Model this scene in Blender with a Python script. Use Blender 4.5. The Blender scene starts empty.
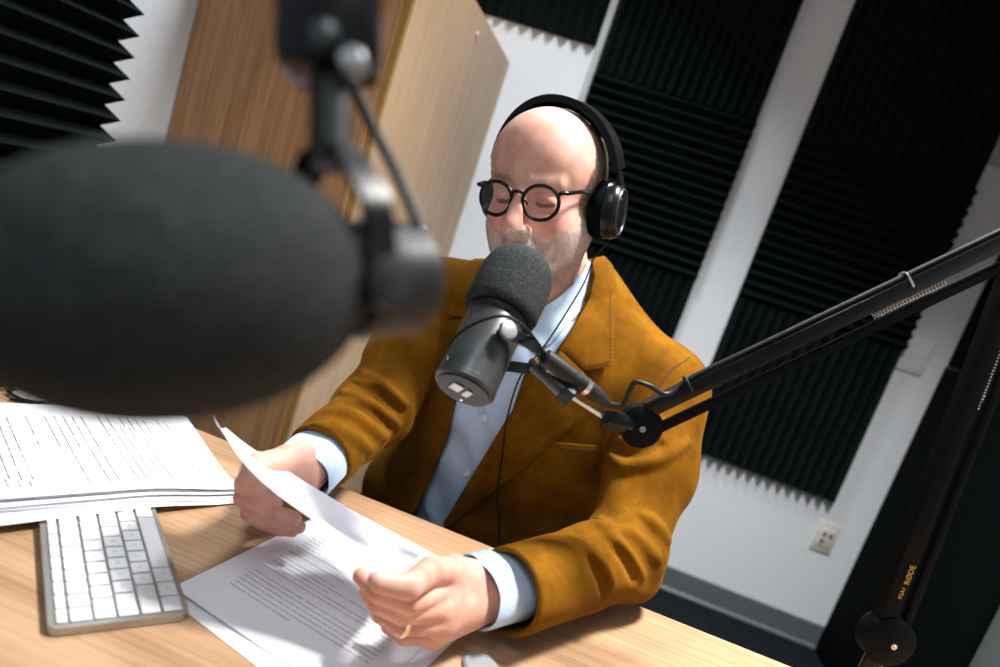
import bpy, bmesh, math, random
import numpy as np
from mathutils import Vector, Matrix
from mathutils.geometry import delaunay_2d_cdt
random.seed(7); np.random.seed(7)
SC = bpy.context.scene; COL = SC.collection
PI = math.pi
V = lambda *a: np.array(a, float)

# ------------------------------------------------------------- camera
F, ROLL, PIT, YAW, CH = 667., math.radians(18.67), math.radians(9.75), math.radians(6.7), 1.18
FW = V(-math.sin(YAW)*math.cos(PIT), math.cos(YAW)*math.cos(PIT), -math.sin(PIT))
R0 = V(math.cos(YAW), math.sin(YAW), 0)
U0 = V(-math.sin(YAW)*math.sin(PIT), math.cos(YAW)*math.sin(PIT), math.cos(PIT))
CAM = V(0, 0, CH)
CX = R0*math.cos(ROLL)+U0*math.sin(ROLL); CYv = -R0*math.sin(ROLL)+U0*math.cos(ROLL)
def ray(px, py):                        # direction through a point of the photograph (depth 1)
    return FW + CX*(px-500)/F + CYv*(333.5-py)/F
def D(px, py, d): return CAM + ray(px, py)*d
def Zp(px, py, z): r = ray(px, py); return CAM + r*((z-CH)/r[2])
def Yp(px, py, y): r = ray(px, py); return CAM + r*(y/r[1])
def Xp(px, py, x): r = ray(px, py); return CAM + r*(x/r[0])
cd = bpy.data.cameras.new('camera'); cam = bpy.data.objects.new('camera', cd); COL.objects.link(cam)
cam.matrix_world = Matrix(((CX[0], CYv[0], -FW[0], CAM[0]), (CX[1], CYv[1], -FW[1], CAM[1]), (CX[2], CYv[2], -FW[2], CAM[2]), (0, 0, 0, 1)))
cd.sensor_width = 36; cd.lens = F*36/1000; cd.clip_start = .01
cd.dof.use_dof = True; cd.dof.focus_distance = .86; cd.dof.aperture_fstop = 2.9
SC.camera = cam

# ------------------------------------------------------------- materials
def mat(name, color, rough=.5, metal=0, spec=.5, build=None, **kw):
    m = bpy.data.materials.new(name); m.use_nodes = True
    nt = m.node_tree; b = nt.nodes['Principled BSDF']
    b.inputs['Base Color'].default_value = (*color, 1); b.inputs['Roughness'].default_value = rough
    b.inputs['Metallic'].default_value = metal; b.inputs['Specular IOR Level'].default_value = spec
    for k, v in kw.items():
        b.inputs[k.replace('_', ' ')].default_value = v
    if build: build(nt, b)
    return m
def N(nt, typ, **kw):
    n = nt.nodes.new(typ)
    for k, v in kw.items():
        if k in n.inputs: n.inputs[k].default_value = v
        else: setattr(n, k, v)
    return n
def ramp(nt, stops):
    r = nt.nodes.new('ShaderNodeValToRGB'); e = r.color_ramp.elements
    while len(e) < len(stops): e.new(.5)
    for i, (p, c) in enumerate(stops): e[i].position = p; e[i].color = (*c, 1) if len(c) == 3 else c
    return r
def coords(nt, scale=(1, 1, 1), rot=(0, 0, 0), src='Object'):
    t = nt.nodes.new('ShaderNodeTexCoord'); m = nt.nodes.new('ShaderNodeMapping')
    m.inputs['Scale'].default_value = scale; m.inputs['Rotation'].default_value = rot
    nt.links.new(t.outputs[src], m.inputs['Vector']); return m
def bump(nt, b, sock, strength=.2, dist=.001):
    n = nt.nodes.new('ShaderNodeBump'); n.inputs['Strength'].default_value = strength; n.inputs['Distance'].default_value = dist
    nt.links.new(sock, n.inputs['Height']); nt.links.new(n.outputs['Normal'], b.inputs['Normal'])
def wood(c1, c2, c3, axis='x'):
    def f(nt, b):
        s = {'x': (1.2, 55, 55), 'z': (55, 55, 1.2)}[axis]
        s2 = {'x': (1.0, 11, 11), 'z': (11, 11, 1.0)}[axis]
        m = coords(nt, s); n = N(nt, 'ShaderNodeTexNoise', Scale=3.0, Detail=5.0, Roughness=.65); nt.links.new(m.outputs[0], n.inputs['Vector'])
        m2 = coords(nt, s2); n2 = N(nt, 'ShaderNodeTexNoise', Scale=2.2, Detail=3.0); nt.links.new(m2.outputs[0], n2.inputs['Vector'])
        a = N(nt, 'ShaderNodeMath', operation='MULTIPLY_ADD'); nt.links.new(n.outputs['Fac'], a.inputs[0]); a.inputs[1].default_value = .6
        k = N(nt, 'ShaderNodeMath', operation='MULTIPLY'); nt.links.new(n2.outputs['Fac'], k.inputs[0]); k.inputs[1].default_value = .4
        nt.links.new(k.outputs[0], a.inputs[2])
        r = ramp(nt, [(.36, c1), (.5, c2), (.64, c3)]); nt.links.new(a.outputs[0], r.inputs['Fac'])
        nt.links.new(r.outputs['Color'], b.inputs['Base Color'])
    return f
def noisy(scale, lo, hi, bs=0, bd=.001, detail=3.):
    def f(nt, b):
        m = coords(nt); n = N(nt, 'ShaderNodeTexNoise', Scale=scale, Detail=detail); nt.links.new(m.outputs[0], n.inputs['Vector'])
        r = ramp(nt, [(.3, lo), (.7, hi)]); nt.links.new(n.outputs['Fac'], r.inputs['Fac']); nt.links.new(r.outputs['Color'], b.inputs['Base Color'])
        if bs: bump(nt, b, n.outputs['Fac'], bs, bd)
    return f
M = {}
M['wall'] = mat('white_wall_paint', (.70, .74, .78), .75, build=noisy(60, (.69, .73, .77), (.72, .76, .80), .05))
M['ceiling'] = mat('ceiling_tile', (.6, .6, .6), .9, build=noisy(90, (.5, .5, .5), (.62, .62, .62), .2))
M['carpet'] = mat('charcoal_carpet', (.007, .010, .013), .95, spec=.05, build=noisy(400, (.004, .0065, .0085), (.011, .0155, .019), .5, .004))
M['base'] = mat('grey_rubber_base', (.10, .125, .135), .45, build=noisy(20, (.095, .118, .128), (.11, .132, .142)))
M['foam'] = mat('charcoal_foam', (.004, .006, .007), .95, spec=.04, build=noisy(900, (.0040, .0072, .0080), (.0080, .0120, .0130), .4, .001))
M['desk'] = mat('oak_laminate', (.5, .3, .15), .42, spec=.35, build=wood((.27, .150, .075), (.355, .215, .117), (.44, .285, .168), 'x'))
M['cab'] = mat('cabinet_wood', (.45, .24, .1), .5, spec=.3, build=wood((.30, .145, .062), (.41, .215, .10), (.52, .295, .15), 'z'))
M['cabdoor'] = mat('cabinet_door_wood', (.5, .3, .18), .42, spec=.4, build=wood((.47, .29, .16), (.545, .36, .215), (.61, .43, .27), 'z'))
M['band'] = mat('gold_edge_band', (.34, .19, .05), .4, build=noisy(30, (.31, .17, .04), (.37, .21, .055)))
M['black'] = mat('black_paint', (.004, .005, .006), .26, spec=.28, build=noisy(500, (.003, .004, .005), (.005, .006, .007)))
M['satin'] = mat('satin_grey_metal', (.30, .31, .32), .4, metal=.4, build=noisy(60, (.28, .29, .30), (.33, .34, .35)))
M['blackmatte'] = mat('black_plastic', (.009, .010, .011), .5, spec=.35, build=noisy(600, (.006, .008, .009), (.011, .013, .014), .1, .0004))
M['armblack'] = mat('arm_black_paint', (.003, .004, .005), .55, spec=.05, build=noisy(500, (.003, .004, .005), (.005, .006, .007)))
M['micgrey'] = mat('dark_grey_enamel', (.045, .05, .052), .34, metal=.35, build=noisy(800, (.04, .045, .047), (.052, .057, .06), .08, .0003))
M['chrome'] = mat('chrome', (.7, .7, .7), .22, metal=1, build=noisy(40, (.66, .66, .67), (.74, .74, .74)))
M['alu'] = mat('brushed_aluminium', (.42, .41, .38), .38, metal=.85, build=noisy(300, (.40, .39, .36), (.45, .44, .41)))
M['silver'] = mat('silver_paint', (.55, .56, .57), .35, metal=.3, build=noisy(60, (.53, .54, .55), (.58, .59, .6)))
M['key'] = mat('white_key', (.66, .67, .69), .45, build=noisy(40, (.64, .65, .67), (.68, .69, .71)))
M['legend'] = mat('grey_print', (.35, .36, .38), .6)
M['cable'] = mat('black_cable', (.012, .013, .014), .42, spec=.25, build=noisy(200, (.010, .011, .012), (.014, .015, .016)))
M['yellow'] = mat('amber_print', (.75, .42, .04), .5)
M['plate'] = mat('ivory_plastic', (.62, .60, .54), .4, build=noisy(20, (.60, .58, .52), (.64, .62, .56)))
M['plategrey'] = mat('grey_plastic', (.40, .43, .43), .5, build=noisy(20, (.38, .41, .41), (.42, .45, .45)))
M['hole'] = mat('slot_black', (.01, .01, .01), .6)
M['greyslab'] = mat('dark_grey_slab', (.10, .115, .12), .5, build=noisy(5, (.095, .11, .115), (.105, .12, .125)))
M['fabricblack'] = mat('black_fabric', (.003, .0045, .005), .95, spec=.03, build=noisy(700, (.002, .0035, .004), (.004, .006, .007), .2))
def foamwind(nt, b):
    m = coords(nt); n = N(nt, 'ShaderNodeTexVoronoi', Scale=700.); nt.links.new(m.outputs[0], n.inputs['Vector'])
    n2 = N(nt, 'ShaderNodeTexNoise', Scale=900., Detail=2.); nt.links.new(m.outputs[0], n2.inputs['Vector'])
    r = ramp(nt, [(.35, (.012, .015, .0155)), (.60, (.020, .0235, .024)), (.70, (.13, .135, .13))]); nt.links.new(n2.outputs['Fac'], r.inputs['Fac'])
    nt.links.new(r.outputs['Color'], b.inputs['Base Color']); bump(nt, b, n.outputs['Distance'], .5, .0008)
M['windfoam'] = mat('grey_windscreen_foam', (.04, .045, .045), .9, spec=.2, build=foamwind)
def papermat(name, origin, e_along, e_across, marg, period=.0047, invert=False, start=0.03, end=.25, lw=(.38, .62), ink=.6):
    """white sheet, rows of short grey dashes: e_along = text direction, e_across = line-to-line direction (world = object axes)"""
    def f(nt, b):
        t = nt.nodes.new('ShaderNodeTexCoord')
        def dot(e):
            v = N(nt, 'ShaderNodeVectorMath', operation='DOT_PRODUCT'); nt.links.new(t.outputs['Object'], v.inputs[0]); v.inputs[1].default_value = tuple(e); return v.outputs['Value']
        def M2(op, a, bb, c=None):
            n = N(nt, 'ShaderNodeMath', operation=op)
            for i, x in enumerate((a, bb, c)):
                if x is None: continue
                if isinstance(x, (int, float)): n.inputs[i].default_value = x
                else: nt.links.new(x, n.inputs[i])
            return n.outputs[0]
        x = dot(e_along); y = dot(e_across)
        row = M2('FLOOR', M2('DIVIDE', y, period), 0.); fr = M2('FRACT', M2('DIVIDE', y, period), 0.)
        band = M2('MULTIPLY', M2('GREATER_THAN', fr, lw[0]), M2('LESS_THAN', fr, lw[1]))
        cv = N(nt, 'ShaderNodeCombineXYZ'); nt.links.new(M2('MULTIPLY', x, 420.), cv.inputs[0]); nt.links.new(M2('MULTIPLY', row, 7.3), cv.inputs[1])
        ns = N(nt, 'ShaderNodeTexNoise', Scale=1.0, Detail=1.0); nt.links.new(cv.outputs[0], ns.inputs['Vector'])
        word = M2('GREATER_THAN', ns.outputs['Fac'], .40)
        # ragged line ends and blank rows
        wn = N(nt, 'ShaderNodeTexWhiteNoise', noise_dimensions='1D'); nt.links.new(row, wn.inputs['W'])
        lim = M2('ADD', marg[1], M2('MULTIPLY', M2('GREATER_THAN', wn.outputs['Value'], .8), -.09))
        blank = M2('GREATER_THAN', wn.outputs['Value'], .12)
        inx = M2('MULTIPLY', M2('GREATER_THAN', x, marg[0]), M2('LESS_THAN', x, lim))
        iny = M2('MULTIPLY', M2('GREATER_THAN', y, start), M2('LESS_THAN', y, end))
        k = M2('MULTIPLY', M2('MULTIPLY', band, word), M2('MULTIPLY', M2('MULTIPLY', inx, iny), blank))
        g = N(nt, 'ShaderNodeNewGeometry'); sp = N(nt, 'ShaderNodeSeparateXYZ'); nt.links.new(g.outputs['True Normal'], sp.inputs[0])
        mx = N(nt, 'ShaderNodeMix', data_type='RGBA'); nt.links.new(M2('MULTIPLY', k, ink), mx.inputs['Factor'])
        mx.inputs['A'].default_value = (.72, .73, .77, 1); mx.inputs['B'].default_value = (.06, .06, .08, 1)
        nt.links.new(mx.outputs['Result'], b.inputs['Base Color'])
    return mat(name, (.83, .84, .88), .6, spec=.2, build=f)
M['paper'] = mat('plain_paper', (.72, .73, .77), .6, spec=.2, build=noisy(40, (.71, .72, .76), (.73, .74, .78)))

# ------------------------------------------------------------- meshes
class MB:
    def __init__(s): s.v = []; s.f = []; s.n = 0
    def add(s, v, f):
        s.v += [tuple(map(float, p)) for p in v]; s.f += [tuple(i+s.n for i in q) for q in f]; s.n = len(s.v); return s
    def bm(s, b):
        b.verts.ensure_lookup_table(); b.verts.index_update()
        s.add([v.co[:] for v in b.verts], [[v.index for v in f.verts] for f in b.faces]); b.free(); return s
    def box(s, c, size, axes=None, bev=0, seg=2):
        b = bmesh.new(); bmesh.ops.create_cube(b, size=1)
        bmesh.ops.scale(b, vec=size, verts=b.verts)
        if bev: bmesh.ops.bevel(b, geom=b.edges[:], offset=bev, segments=seg, affect='EDGES', profile=.5)
        A = np.eye(3) if axes is None else np.array(axes).T
        for v in b.verts: v.co = Vector(A @ np.array(v.co) + np.array(c))
        return s.bm(b)
    def tube(s, pts, r, n=12, cap=True, smooth=0):
        P = np.array(pts, float)
        if smooth: P = spline(P, smooth)
        m = len(P); rr = np.full(m, r, float) if np.isscalar(r) else (np.interp(np.linspace(0, 1, m), np.linspace(0, 1, len(r)), r))
        T = np.gradient(P, axis=0); T /= np.linalg.norm(T, axis=1)[:, None]+1e-12
        u = np.cross(T[0], (0, 0, 1.)); u = np.cross(T[0], (1., 0, 0)) if np.linalg.norm(u) < .1 else u; u /= np.linalg.norm(u)
        vs = []
        for i in range(m):
            u = u-T[i]*u.dot(T[i]); u /= np.linalg.norm(u); w = np.cross(T[i], u)
            for k in range(n):
                a = 2*PI*k/n; vs.append(P[i]+rr[i]*(u*math.cos(a)+w*math.sin(a)))
        fs = [(i*n+k, i*n+(k+1) % n, (i+1)*n+(k+1) % n, (i+1)*n+k) for i in range(m-1) for k in range(n)]
        if cap: fs += [tuple(range(n))[::-1], tuple((m-1)*n+k for k in range(n))]
        return s.add(vs, fs)
    def lathe(s, prof, o, ax, n=40, up=None):
        """prof = [(distance along the axis, radius)]"""
        ax = np.array(ax, float); ax /= np.linalg.norm(ax)
        u = np.cross(ax, (0, 0, 1.) if abs(ax[2]) < .9 else (1., 0, 0)); u /= np.linalg.norm(u); w = np.cross(ax, u)
        vs = [np.array(o)+ax*t+r*(u*math.cos(2*PI*k/n)+w*math.sin(2*PI*k/n)) for t, r in prof for k in range(n)]
        m = len(prof)
        fs = [(i*n+k, i*n+(k+1) % n, (i+1)*n+(k+1) % n, (i+1)*n+k) for i in range(m-1) for k in range(n)]
        fs += [tuple(range(n))[::-1], tuple((m-1)*n+k for k in range(n))]
        return s.add(vs, fs)
    def prism(s, poly, o, ex, ey, ez, h, bev=0):
        """flat outline poly in (ex, ey) at o, thickened by h along ez"""
        o, ex, ey, ez = map(np.array, (o, ex, ey, ez)); n = len(poly)
        v = [o+ex*x+ey*y for x, y in poly]+[o+ex*x+ey*y+ez*h for x, y in poly]
        return s.add(v, [tuple(range(n))[::-1], tuple(range(n, 2*n))]+[(i, (i+1) % n, n+(i+1) % n, n+i) for i in range(n)])
    def strap(s, pts, wdir, w, t):
        """flat strap along pts, width w along wdir, thickness t"""
        P = np.array(pts, float); T = np.gradient(P, axis=0); T /= np.linalg.norm(T, axis=1)[:, None]; vs = []
        for p, tt in zip(P, T):
            a = np.array(wdir)-tt*np.dot(wdir, tt); a /= np.linalg.norm(a); b = np.cross(tt, a)
            for i, j in ((-1, -1), (1, -1), (1, 1), (-1, 1)): vs.append(p+a*i*w/2+b*j*t/2)
        m = len(P); fs = [(i*4+k, i*4+(k+1) % 4, (i+1)*4+(k+1) % 4, (i+1)*4+k) for i in range(m-1) for k in range(4)]
        return s.add(vs, fs+[(3, 2, 1, 0), tuple((m-1)*4+k for k in range(4))])
    def build(s, name, m, parent=None, smooth=True, angle=.6, loc=None):
        me = bpy.data.meshes.new(name); off = np.zeros(3)
        if parent is not None: off = np.array(parent.matrix_world.translation) if parent.parent is None else WLOC[parent.name]
        if loc is not None: off2 = np.array(loc, float)
        else: off2 = off
        me.from_pydata([tuple(np.array(p)-off2) for p in s.v], [], s.f); me.update()
        b = bmesh.new(); b.from_mesh(me); bmesh.ops.recalc_face_normals(b, faces=b.faces); b.to_mesh(me); b.free()
        me.materials.append(M[m] if isinstance(m, str) else m)
        if smooth:
            me.polygons.foreach_set('use_smooth', [True]*len(me.polygons)); me.set_sharp_from_angle(angle=angle)
        o = bpy.data.objects.new(name, me); COL.objects.link(o); o.parent = parent
        o.location = tuple(off2-off) if parent is not None else tuple(off2 if loc is not None else (0, 0, 0))
        WLOC[o.name] = off2 if (parent is not None or loc is not None) else np.zeros(3)
        return o
WLOC = {}
def spline(P, n):
    P = np.array(P, float); Q = np.vstack([2*P[0]-P[1], P, 2*P[-1]-P[-2]]); out = []
    for i in range(1, len(Q)-2):
        for t in np.linspace(0, 1, n, endpoint=False):
            a, b, c, d = Q[i-1], Q[i], Q[i+1], Q[i+2]
            out.append(.5*((2*b)+(-a+c)*t+(2*a-5*b+4*c-d)*t*t+(-a+3*b-3*c+d)*t**3))
    out.append(P[-1]); return np.array(out)
def tag(o, label=None, cat=None, group=None, kind=None):
    if label: o['label'] = label
    if cat: o['category'] = cat
    if group: o['group'] = group
    if kind: o['kind'] = kind
    return o
def thing(name, loc, label, cat, group=None):
    o = bpy.data.objects.new(name, None); COL.objects.link(o); o.location = tuple(loc); o.empty_display_size = .05
    o.matrix_world = Matrix.Translation(tuple(loc)); WLOC[o.name] = np.array(loc, float)
    return tag(o, label, cat, group)
def unit(v): v = np.array(v, float); return v/np.linalg.norm(v)
def text_mb(txt, size, o, ex, ey, ez, h=.0002, align='CENTER'):
    c = bpy.data.curves.new('t', 'FONT'); c.body = txt; c.size = size; c.align_x = align; c.align_y = 'CENTER'; c.extrude = 0; c.resolution_u = 2
    ob = bpy.data.objects.new('t', c); COL.objects.link(ob); bpy.context.view_layer.update()
    me = bpy.data.meshes.new_from_object(ob.evaluated_get(bpy.context.evaluated_depsgraph_get()))
    mb = MB(); mb.add([np.array(o)+np.array(ex)*v.co.x+np.array(ey)*v.co.y+np.array(ez)*h for v in me.vertices], [tuple(p.vertices) for p in me.polygons])
    bpy.data.objects.remove(ob); bpy.data.curves.remove(c); bpy.data.meshes.remove(me); return mb
EXPOSURE = .08
# ------------------------------------------------------------- the room
XW0, XW1, YW, YN, ZC = -1.08, 1.28, 2.557, -1.7, 2.65
def struct(name, mb, m, **k): o = mb.build(name, m, smooth=False, **k); o['kind'] = 'structure'; return o
struct('floor', MB().box((.1, .4, -.05), (2.8, 4.7, .1)), 'carpet')
struct('ceiling', MB().box((.1, .4, ZC+.05), (2.8, 4.7, .1)), 'ceiling')
struct('wall_back', MB().box((.1, YW+.05, ZC/2), (2.56, .1, ZC)), 'wall')
struct('wall_left', MB().box((XW0-.05, .43, ZC/2), (.1, 4.25, ZC)), 'wall')
struct('wall_right', MB().box((XW1+.05, .43, ZC/2), (.1, 4.25, ZC)), 'wall')
struct('wall_front', MB().box((.1, YN-.05, ZC/2), (2.56, .1, ZC)), 'wall')
bb = MB(); prof = [(0, 0), (.014, 0), (.014, .006), (.006, .016), (.005, .090), (.002, .096), (0, .096)]
bb.prism(prof, (-.6, YW, 0), (0, -1, 0), (0, 0, 1), (1, 0, 0), XW1+.6)
struct('baseboard_back', bb, 'base')
# plain dark grey slab on the right wall, beyond the black panel
struct('grey_slab_1', MB().box((XW1-.012, 1.38, 1.02), (.022, .90, 2.03), bev=.002), 'greyslab')
# ceiling lights: one above the man, two added to brighten the room
def troffer(x, y, sx, sy, power, label, color=(1, .97, .93), spread=PI):
    t = thing('ceiling_light', (x, y, ZC), label, 'ceiling light')
    f = MB()
    for dx, dy, a, b in ((0, sy/2, sx+.04, .02), (0, -sy/2, sx+.04, .02), (sx/2, 0, .02, sy), (-sx/2, 0, .02, sy)):
        f.box((x+dx, y+dy, ZC-.012), (a, b, .022), bev=.002)
    f.build('frame', 'silver', t, smooth=False)
    em = bpy.data.materials.new('light_diffuser'); em.use_nodes = True; b = em.node_tree.nodes['Principled BSDF']
    b.inputs['Emission Color'].default_value = (*color, 1); b.inputs['Emission Strength'].default_value = 3.0
    MB().box((x, y, ZC-.006), (sx-.02, sy-.02, .006)).build('diffuser', em, t, smooth=False)
    l = bpy.data.lights.new('lamp', 'AREA'); l.shape = 'RECTANGLE'; l.size = sx-.04; l.size_y = sy-.04; l.energy = power; l.color = color; l.spread = spread
    lo = bpy.data.objects.new('lamp', l); COL.objects.link(lo); lo.parent = t; lo.location = (0, 0, -.02); return t
troffer(.52, 1.00, .36, .36, 43, 'square recessed ceiling light above the seated man', (1, .97, .94), math.radians(104))
troffer(-.42, 1.72, .36, .36, 19, 'added square ceiling lamp brightening the wall and wooden cabinet', (.93, .97, 1.0), math.radians(112))  # unseen lamp added to brighten the back wall's left part and the cabinet
troffer(-.25, -.55, .6, 1.1, 8.5, 'added long ceiling fill lamp behind the desk', (.88, .95, 1.0), math.radians(150))  # unseen fill lamp added behind the camera to lift the man's front

# ------------------------------------------------------------- foam panels
def foam_panel(o, ea, eb, en, size_a, size_b, n, depth, base, label, group):
    """ridges run along ea, repeat along eb, stick out along en; o = corner"""
    o, ea, eb, en = map(lambda q: np.array(q, float), (o, ea, eb, en)); p = size_b/n
    prof = [(0, .0), (0, base)]
    for i in range(n): prof += [((i+.5)*p, base+depth), ((i+1)*p, base)]
    prof += [(size_b, 0)]
    m = MB(); m.prism([(x, y) for x, y in prof], (0, 0, 0), eb, en, ea, size_a)
    ob = m.build('acoustic_foam_panel', 'foam', smooth=False); ob.location = tuple(o)
    tag(ob, label, 'acoustic panel', group); return ob
BX, BZ, BN = (1, 0, 0), (0, 0, 1), (0, -1, 0)
S = .5975; y0 = YW
gb = 'charcoal foam panels on the back wall'
for (x, cn) in ((-.273, 'behind the man'), (.487, 'right of the white strip')):
    foam_panel((x, y0, 1.767), BZ, BX, BN, S, S, 16, .03, .014, f'foam panel with upright ridges, top of the column {cn}', gb)
    foam_panel((x, y0, 1.170), BX, BZ, BN, S, S, 16, .03, .014, f'foam panel with level ridges, middle of the column {cn}', gb)
    foam_panel((x, y0, .572), BZ, BX, BN, S, S, 16, .03, .014, f'foam panel with upright ridges, bottom of the column {cn}', gb)
foam_panel((-.903, y0, 1.850), BZ, BX, BN, S, S, 12, .036, .004, 'charcoal foam panel with toothed lower edge above the wooden cabinet', gb)
gl = 'charcoal foam panels on the left wall'
LW = XW0; n = 14; per = .0428; z0 = 1.324-per*(.5+8)
for j, (dz, zn) in enumerate(((0, 'eye-level'), (.601, 'upper'), (-.601, 'lower'))):
    for k, (yy, wn) in enumerate(((1.257-.60, 'next to the cabinet'), (1.257-1.203, 'nearer the camera'))):
        foam_panel((LW, yy, z0+dz), (0, 1, 0), BZ, (1, 0, 0), .60, per*n, n, .044, .012, f'wedge foam panel on the left wall, {zn} row, {wn}', gl)
# narrow grey channel between two foam columns
struct('trim_1', MB().box((-.289, YW-.014, 1.33), (.026, .028, 2.6), bev=.004), 'plategrey')
# right wall black panels
for (za, zb, dx, ln) in ((.012, 1.168, .047, 'lower'), (1.172, 2.45, .043, 'upper')):
    m = MB(); m.box((XW1-dx/2-.0005, (1.839+2.54)/2, (za+zb)/2), (dx, 2.54-1.839, zb-za), bev=.004)
    o = m.build('acoustic_fabric_panel', 'fabricblack', loc=(XW1-dx/2, 2.19, za)); tag(o, f'{ln} black fabric panel on the right wall beside the back corner', 'acoustic panel', 'black fabric panels on the right wall')
# outlet, switch, box
def plate(name, c, w, h, m, label, cat):
    t = thing(name, c, label, cat)
    MB().box((c[0], c[1]-.003, c[2]), (w, .006, h), bev=.0022).build('cover_plate', m, t, angle=.9)
    return t
c = V(1.109, YW, .428); t = plate('wall_outlet', c, .075, .118, 'plate', 'ivory wall outlet below the right foam column', 'outlet')
MB().box((c[0], c[1]-.0075, c[2]), (.045, .004, .072), bev=.0015).build('socket_face', 'plate', t, angle=.9)
for dx, dz in ((-.009, -.012), (-.009, .016), (.014, .016)):
    MB().box((c[0]+dx, c[1]-.0102, c[2]+dz-.004), (.011, .002, .015), bev=.0006).build('slot', 'hole', t)
c = V(1.12, YW, 1.172); t = plate('blank_wall_plate', c, .115, .13, 'wall', 'white square wall plate beside the foam, above the outlet', 'wall plate')
for dx in (-.04, .04): MB().lathe([(0, .003), (.0012, .0028)], c+V(dx, -.006, 0), (0, -1, 0), 12).build('screw', 'silver', t)
c = V(1.165, YW, 1.93); t = plate('wall_control_box', c, .15, .15, 'plategrey', 'grey wall box with a black window at the upper right', 'wall box')
MB().box((c[0]-.01, c[1]-.008, c[2]), (.07, .006, .05), bev=.002).build('window', 'hole', t)

# ------------------------------------------------------------- cabinet
cx0, cx1, cy0, cy1, ch = -1.077, -.607, 1.475, 2.553, 1.712
t = thing('storage_cabinet', (-.84, 2.01, 0), 'tall wooden storage cabinet standing against the back wall', 'cabinet')
MB().box(((cx0+cx1)/2, (cy0+cy1)/2, ch/2), (cx1-cx0, cy1-cy0, ch), bev=.001).build('body', 'cab', t, smooth=False)
d = MB().box((cx1+.009, (cy0+cy1)/2+.010, ch/2+.002), (.018, cy1-cy0-.020, ch-.006), bev=.001).build('door', 'cabdoor', t, smooth=False)
MB().box((cx1+.009, cy0+.009, ch/2+.002), (.0185, .011, ch-.006), bev=.001).build('edge_band', 'band', t, smooth=False)
k = Xp(477, 35, cx1+.018); MB().lathe([(0, .009), (.004, .009), (.006, .007), (.006, .003)], k, (1, 0, 0), 20).build('lock', 'chrome', d)
k = Xp(421, 228, cx1+.018)
h = MB(); h.box(k+V(.004, 0, 0), (.008, .026, .03), bev=.003); h.lathe([(0, .008), (.016, .008), (.02, .005)], k, (1, 0, 0), 16); h.build('handle', 'silver', d)

# ------------------------------------------------------------- desk
t = thing('desk', (.05, .45, 0), 'wide oak laminate desk the man sits at', 'desk')
DX0, DX1, DY0, DY1, DZ = -1.0, 1.12, .03, .875, .74
MB().box(((DX0+DX1)/2, (DY0+DY1)/2, DZ-.0145), (DX1-DX0, DY1-DY0, .029), bev=.0015).build('desktop', 'desk', t, smooth=False)
for x in (DX0+.06, DX1-.06):
    for y in (DY0+.06, DY1-.06):
        MB().box((x, y, (DZ-.029)/2+.001), (.05, .05, DZ-.031), bev=.003).build('leg', 'blackmatte', t)
MB().box(((DX0+DX1)/2, (DY0+DY1)/2, DZ-.05), (DX1-DX0-.17, .04, .04), bev=.002).build('crossbar', 'blackmatte', t)
cg = Zp(480, 668, DZ)
tag(MB().lathe([(0, .019), (.003, .0195), (.005, .017)], cg+V(0, 0, .0002), (0, 0, 1), 28).build('cable_grommet', 'satin', loc=cg), 'round silver grey disc lying on the desk at the near edge', 'desk disc')
# ------------------------------------------------------------- keyboard
kb0 = Zp(46, 639, DZ); u = unit((.688, .726, 0)); v = unit((-u[1], u[0], 0))    # u: function row -> space row, v: along the keyboard
KD, KL = .109, .274
ztop = DZ
t = thing('keyboard', kb0, 'slim white computer keyboard with a metal case, half under the paper stack', 'keyboard')
def rrect(w, h, r, n=5):
    out = []
    for cx, cy, a0 in ((w-r, r, -PI/2), (w-r, h-r, 0), (r, h-r, PI/2), (r, r, PI)):
        out += [(cx+r*math.cos(a0+PI/2*i/n), cy+r*math.sin(a0+PI/2*i/n)) for i in range(n+1)]
    return out
ez = V(0, 0, 1)
b = MB(); b.prism(rrect(KD, KL, .009), kb0+ez*.001, u, v, ez, .0075); b.build('case', 'alu', t, angle=.4)
mg = .0045; rp = (KD-2*mg)/5.55; rows = [0, .55, 1.55, 2.55, 3.55, 4.55, 5.55]; U = (KL-2*mg)/14.5
lay = [([1.035]*14, 'esc F1 F2 F3 F4 F5 F6 F7 F8 F9 F10 F11 F12 ^'.split()),
       ([1]*13+[1.5], list('`1234567890-=')+['del']),
       ([1.5]+[1]*13, ['tab']+list('QWERTYUIOP[]\\')),
       ([1.75]+[1]*11+[1.75], ['caps']+list("ASDFGHJKL;'")+['ret']),
       ([2.25]+[1]*10+[2.25], ['shift']+list('ZXCVBNM,./')+['shift']),
       ([1.2, 1.15, 1.25, 5.0, 1.25, 1.25, 1.1, 1.15, 1.15], ['fn', 'ctrl', 'cmd', '', 'cmd', 'opt', '<', '^', '>'])]
zk = .0085
for r, (ws, names) in enumerate(lay):
    y = mg
    for w, nm in zip(ws, names):
        g = .0011; w2 = w*U; hh = (rows[r+1]-rows[r])*rp
        c = kb0+u*(mg+rows[r]*rp+hh/2)+v*(y+w2/2)+ez*(zk+.0012)
        k = MB().box(c, (hh-2*g, w2-2*g, .0024), axes=(u, v, ez), bev=.0008, seg=1).build('key', 'key', t, angle=.3)
        if nm and y < .16:
            s = .0055 if len(nm) == 1 else .0030
            text_mb(nm, s, c+ez*.0012, v, -u, ez).build('legend', 'legend', k, smooth=False)
        y += w2

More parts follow.
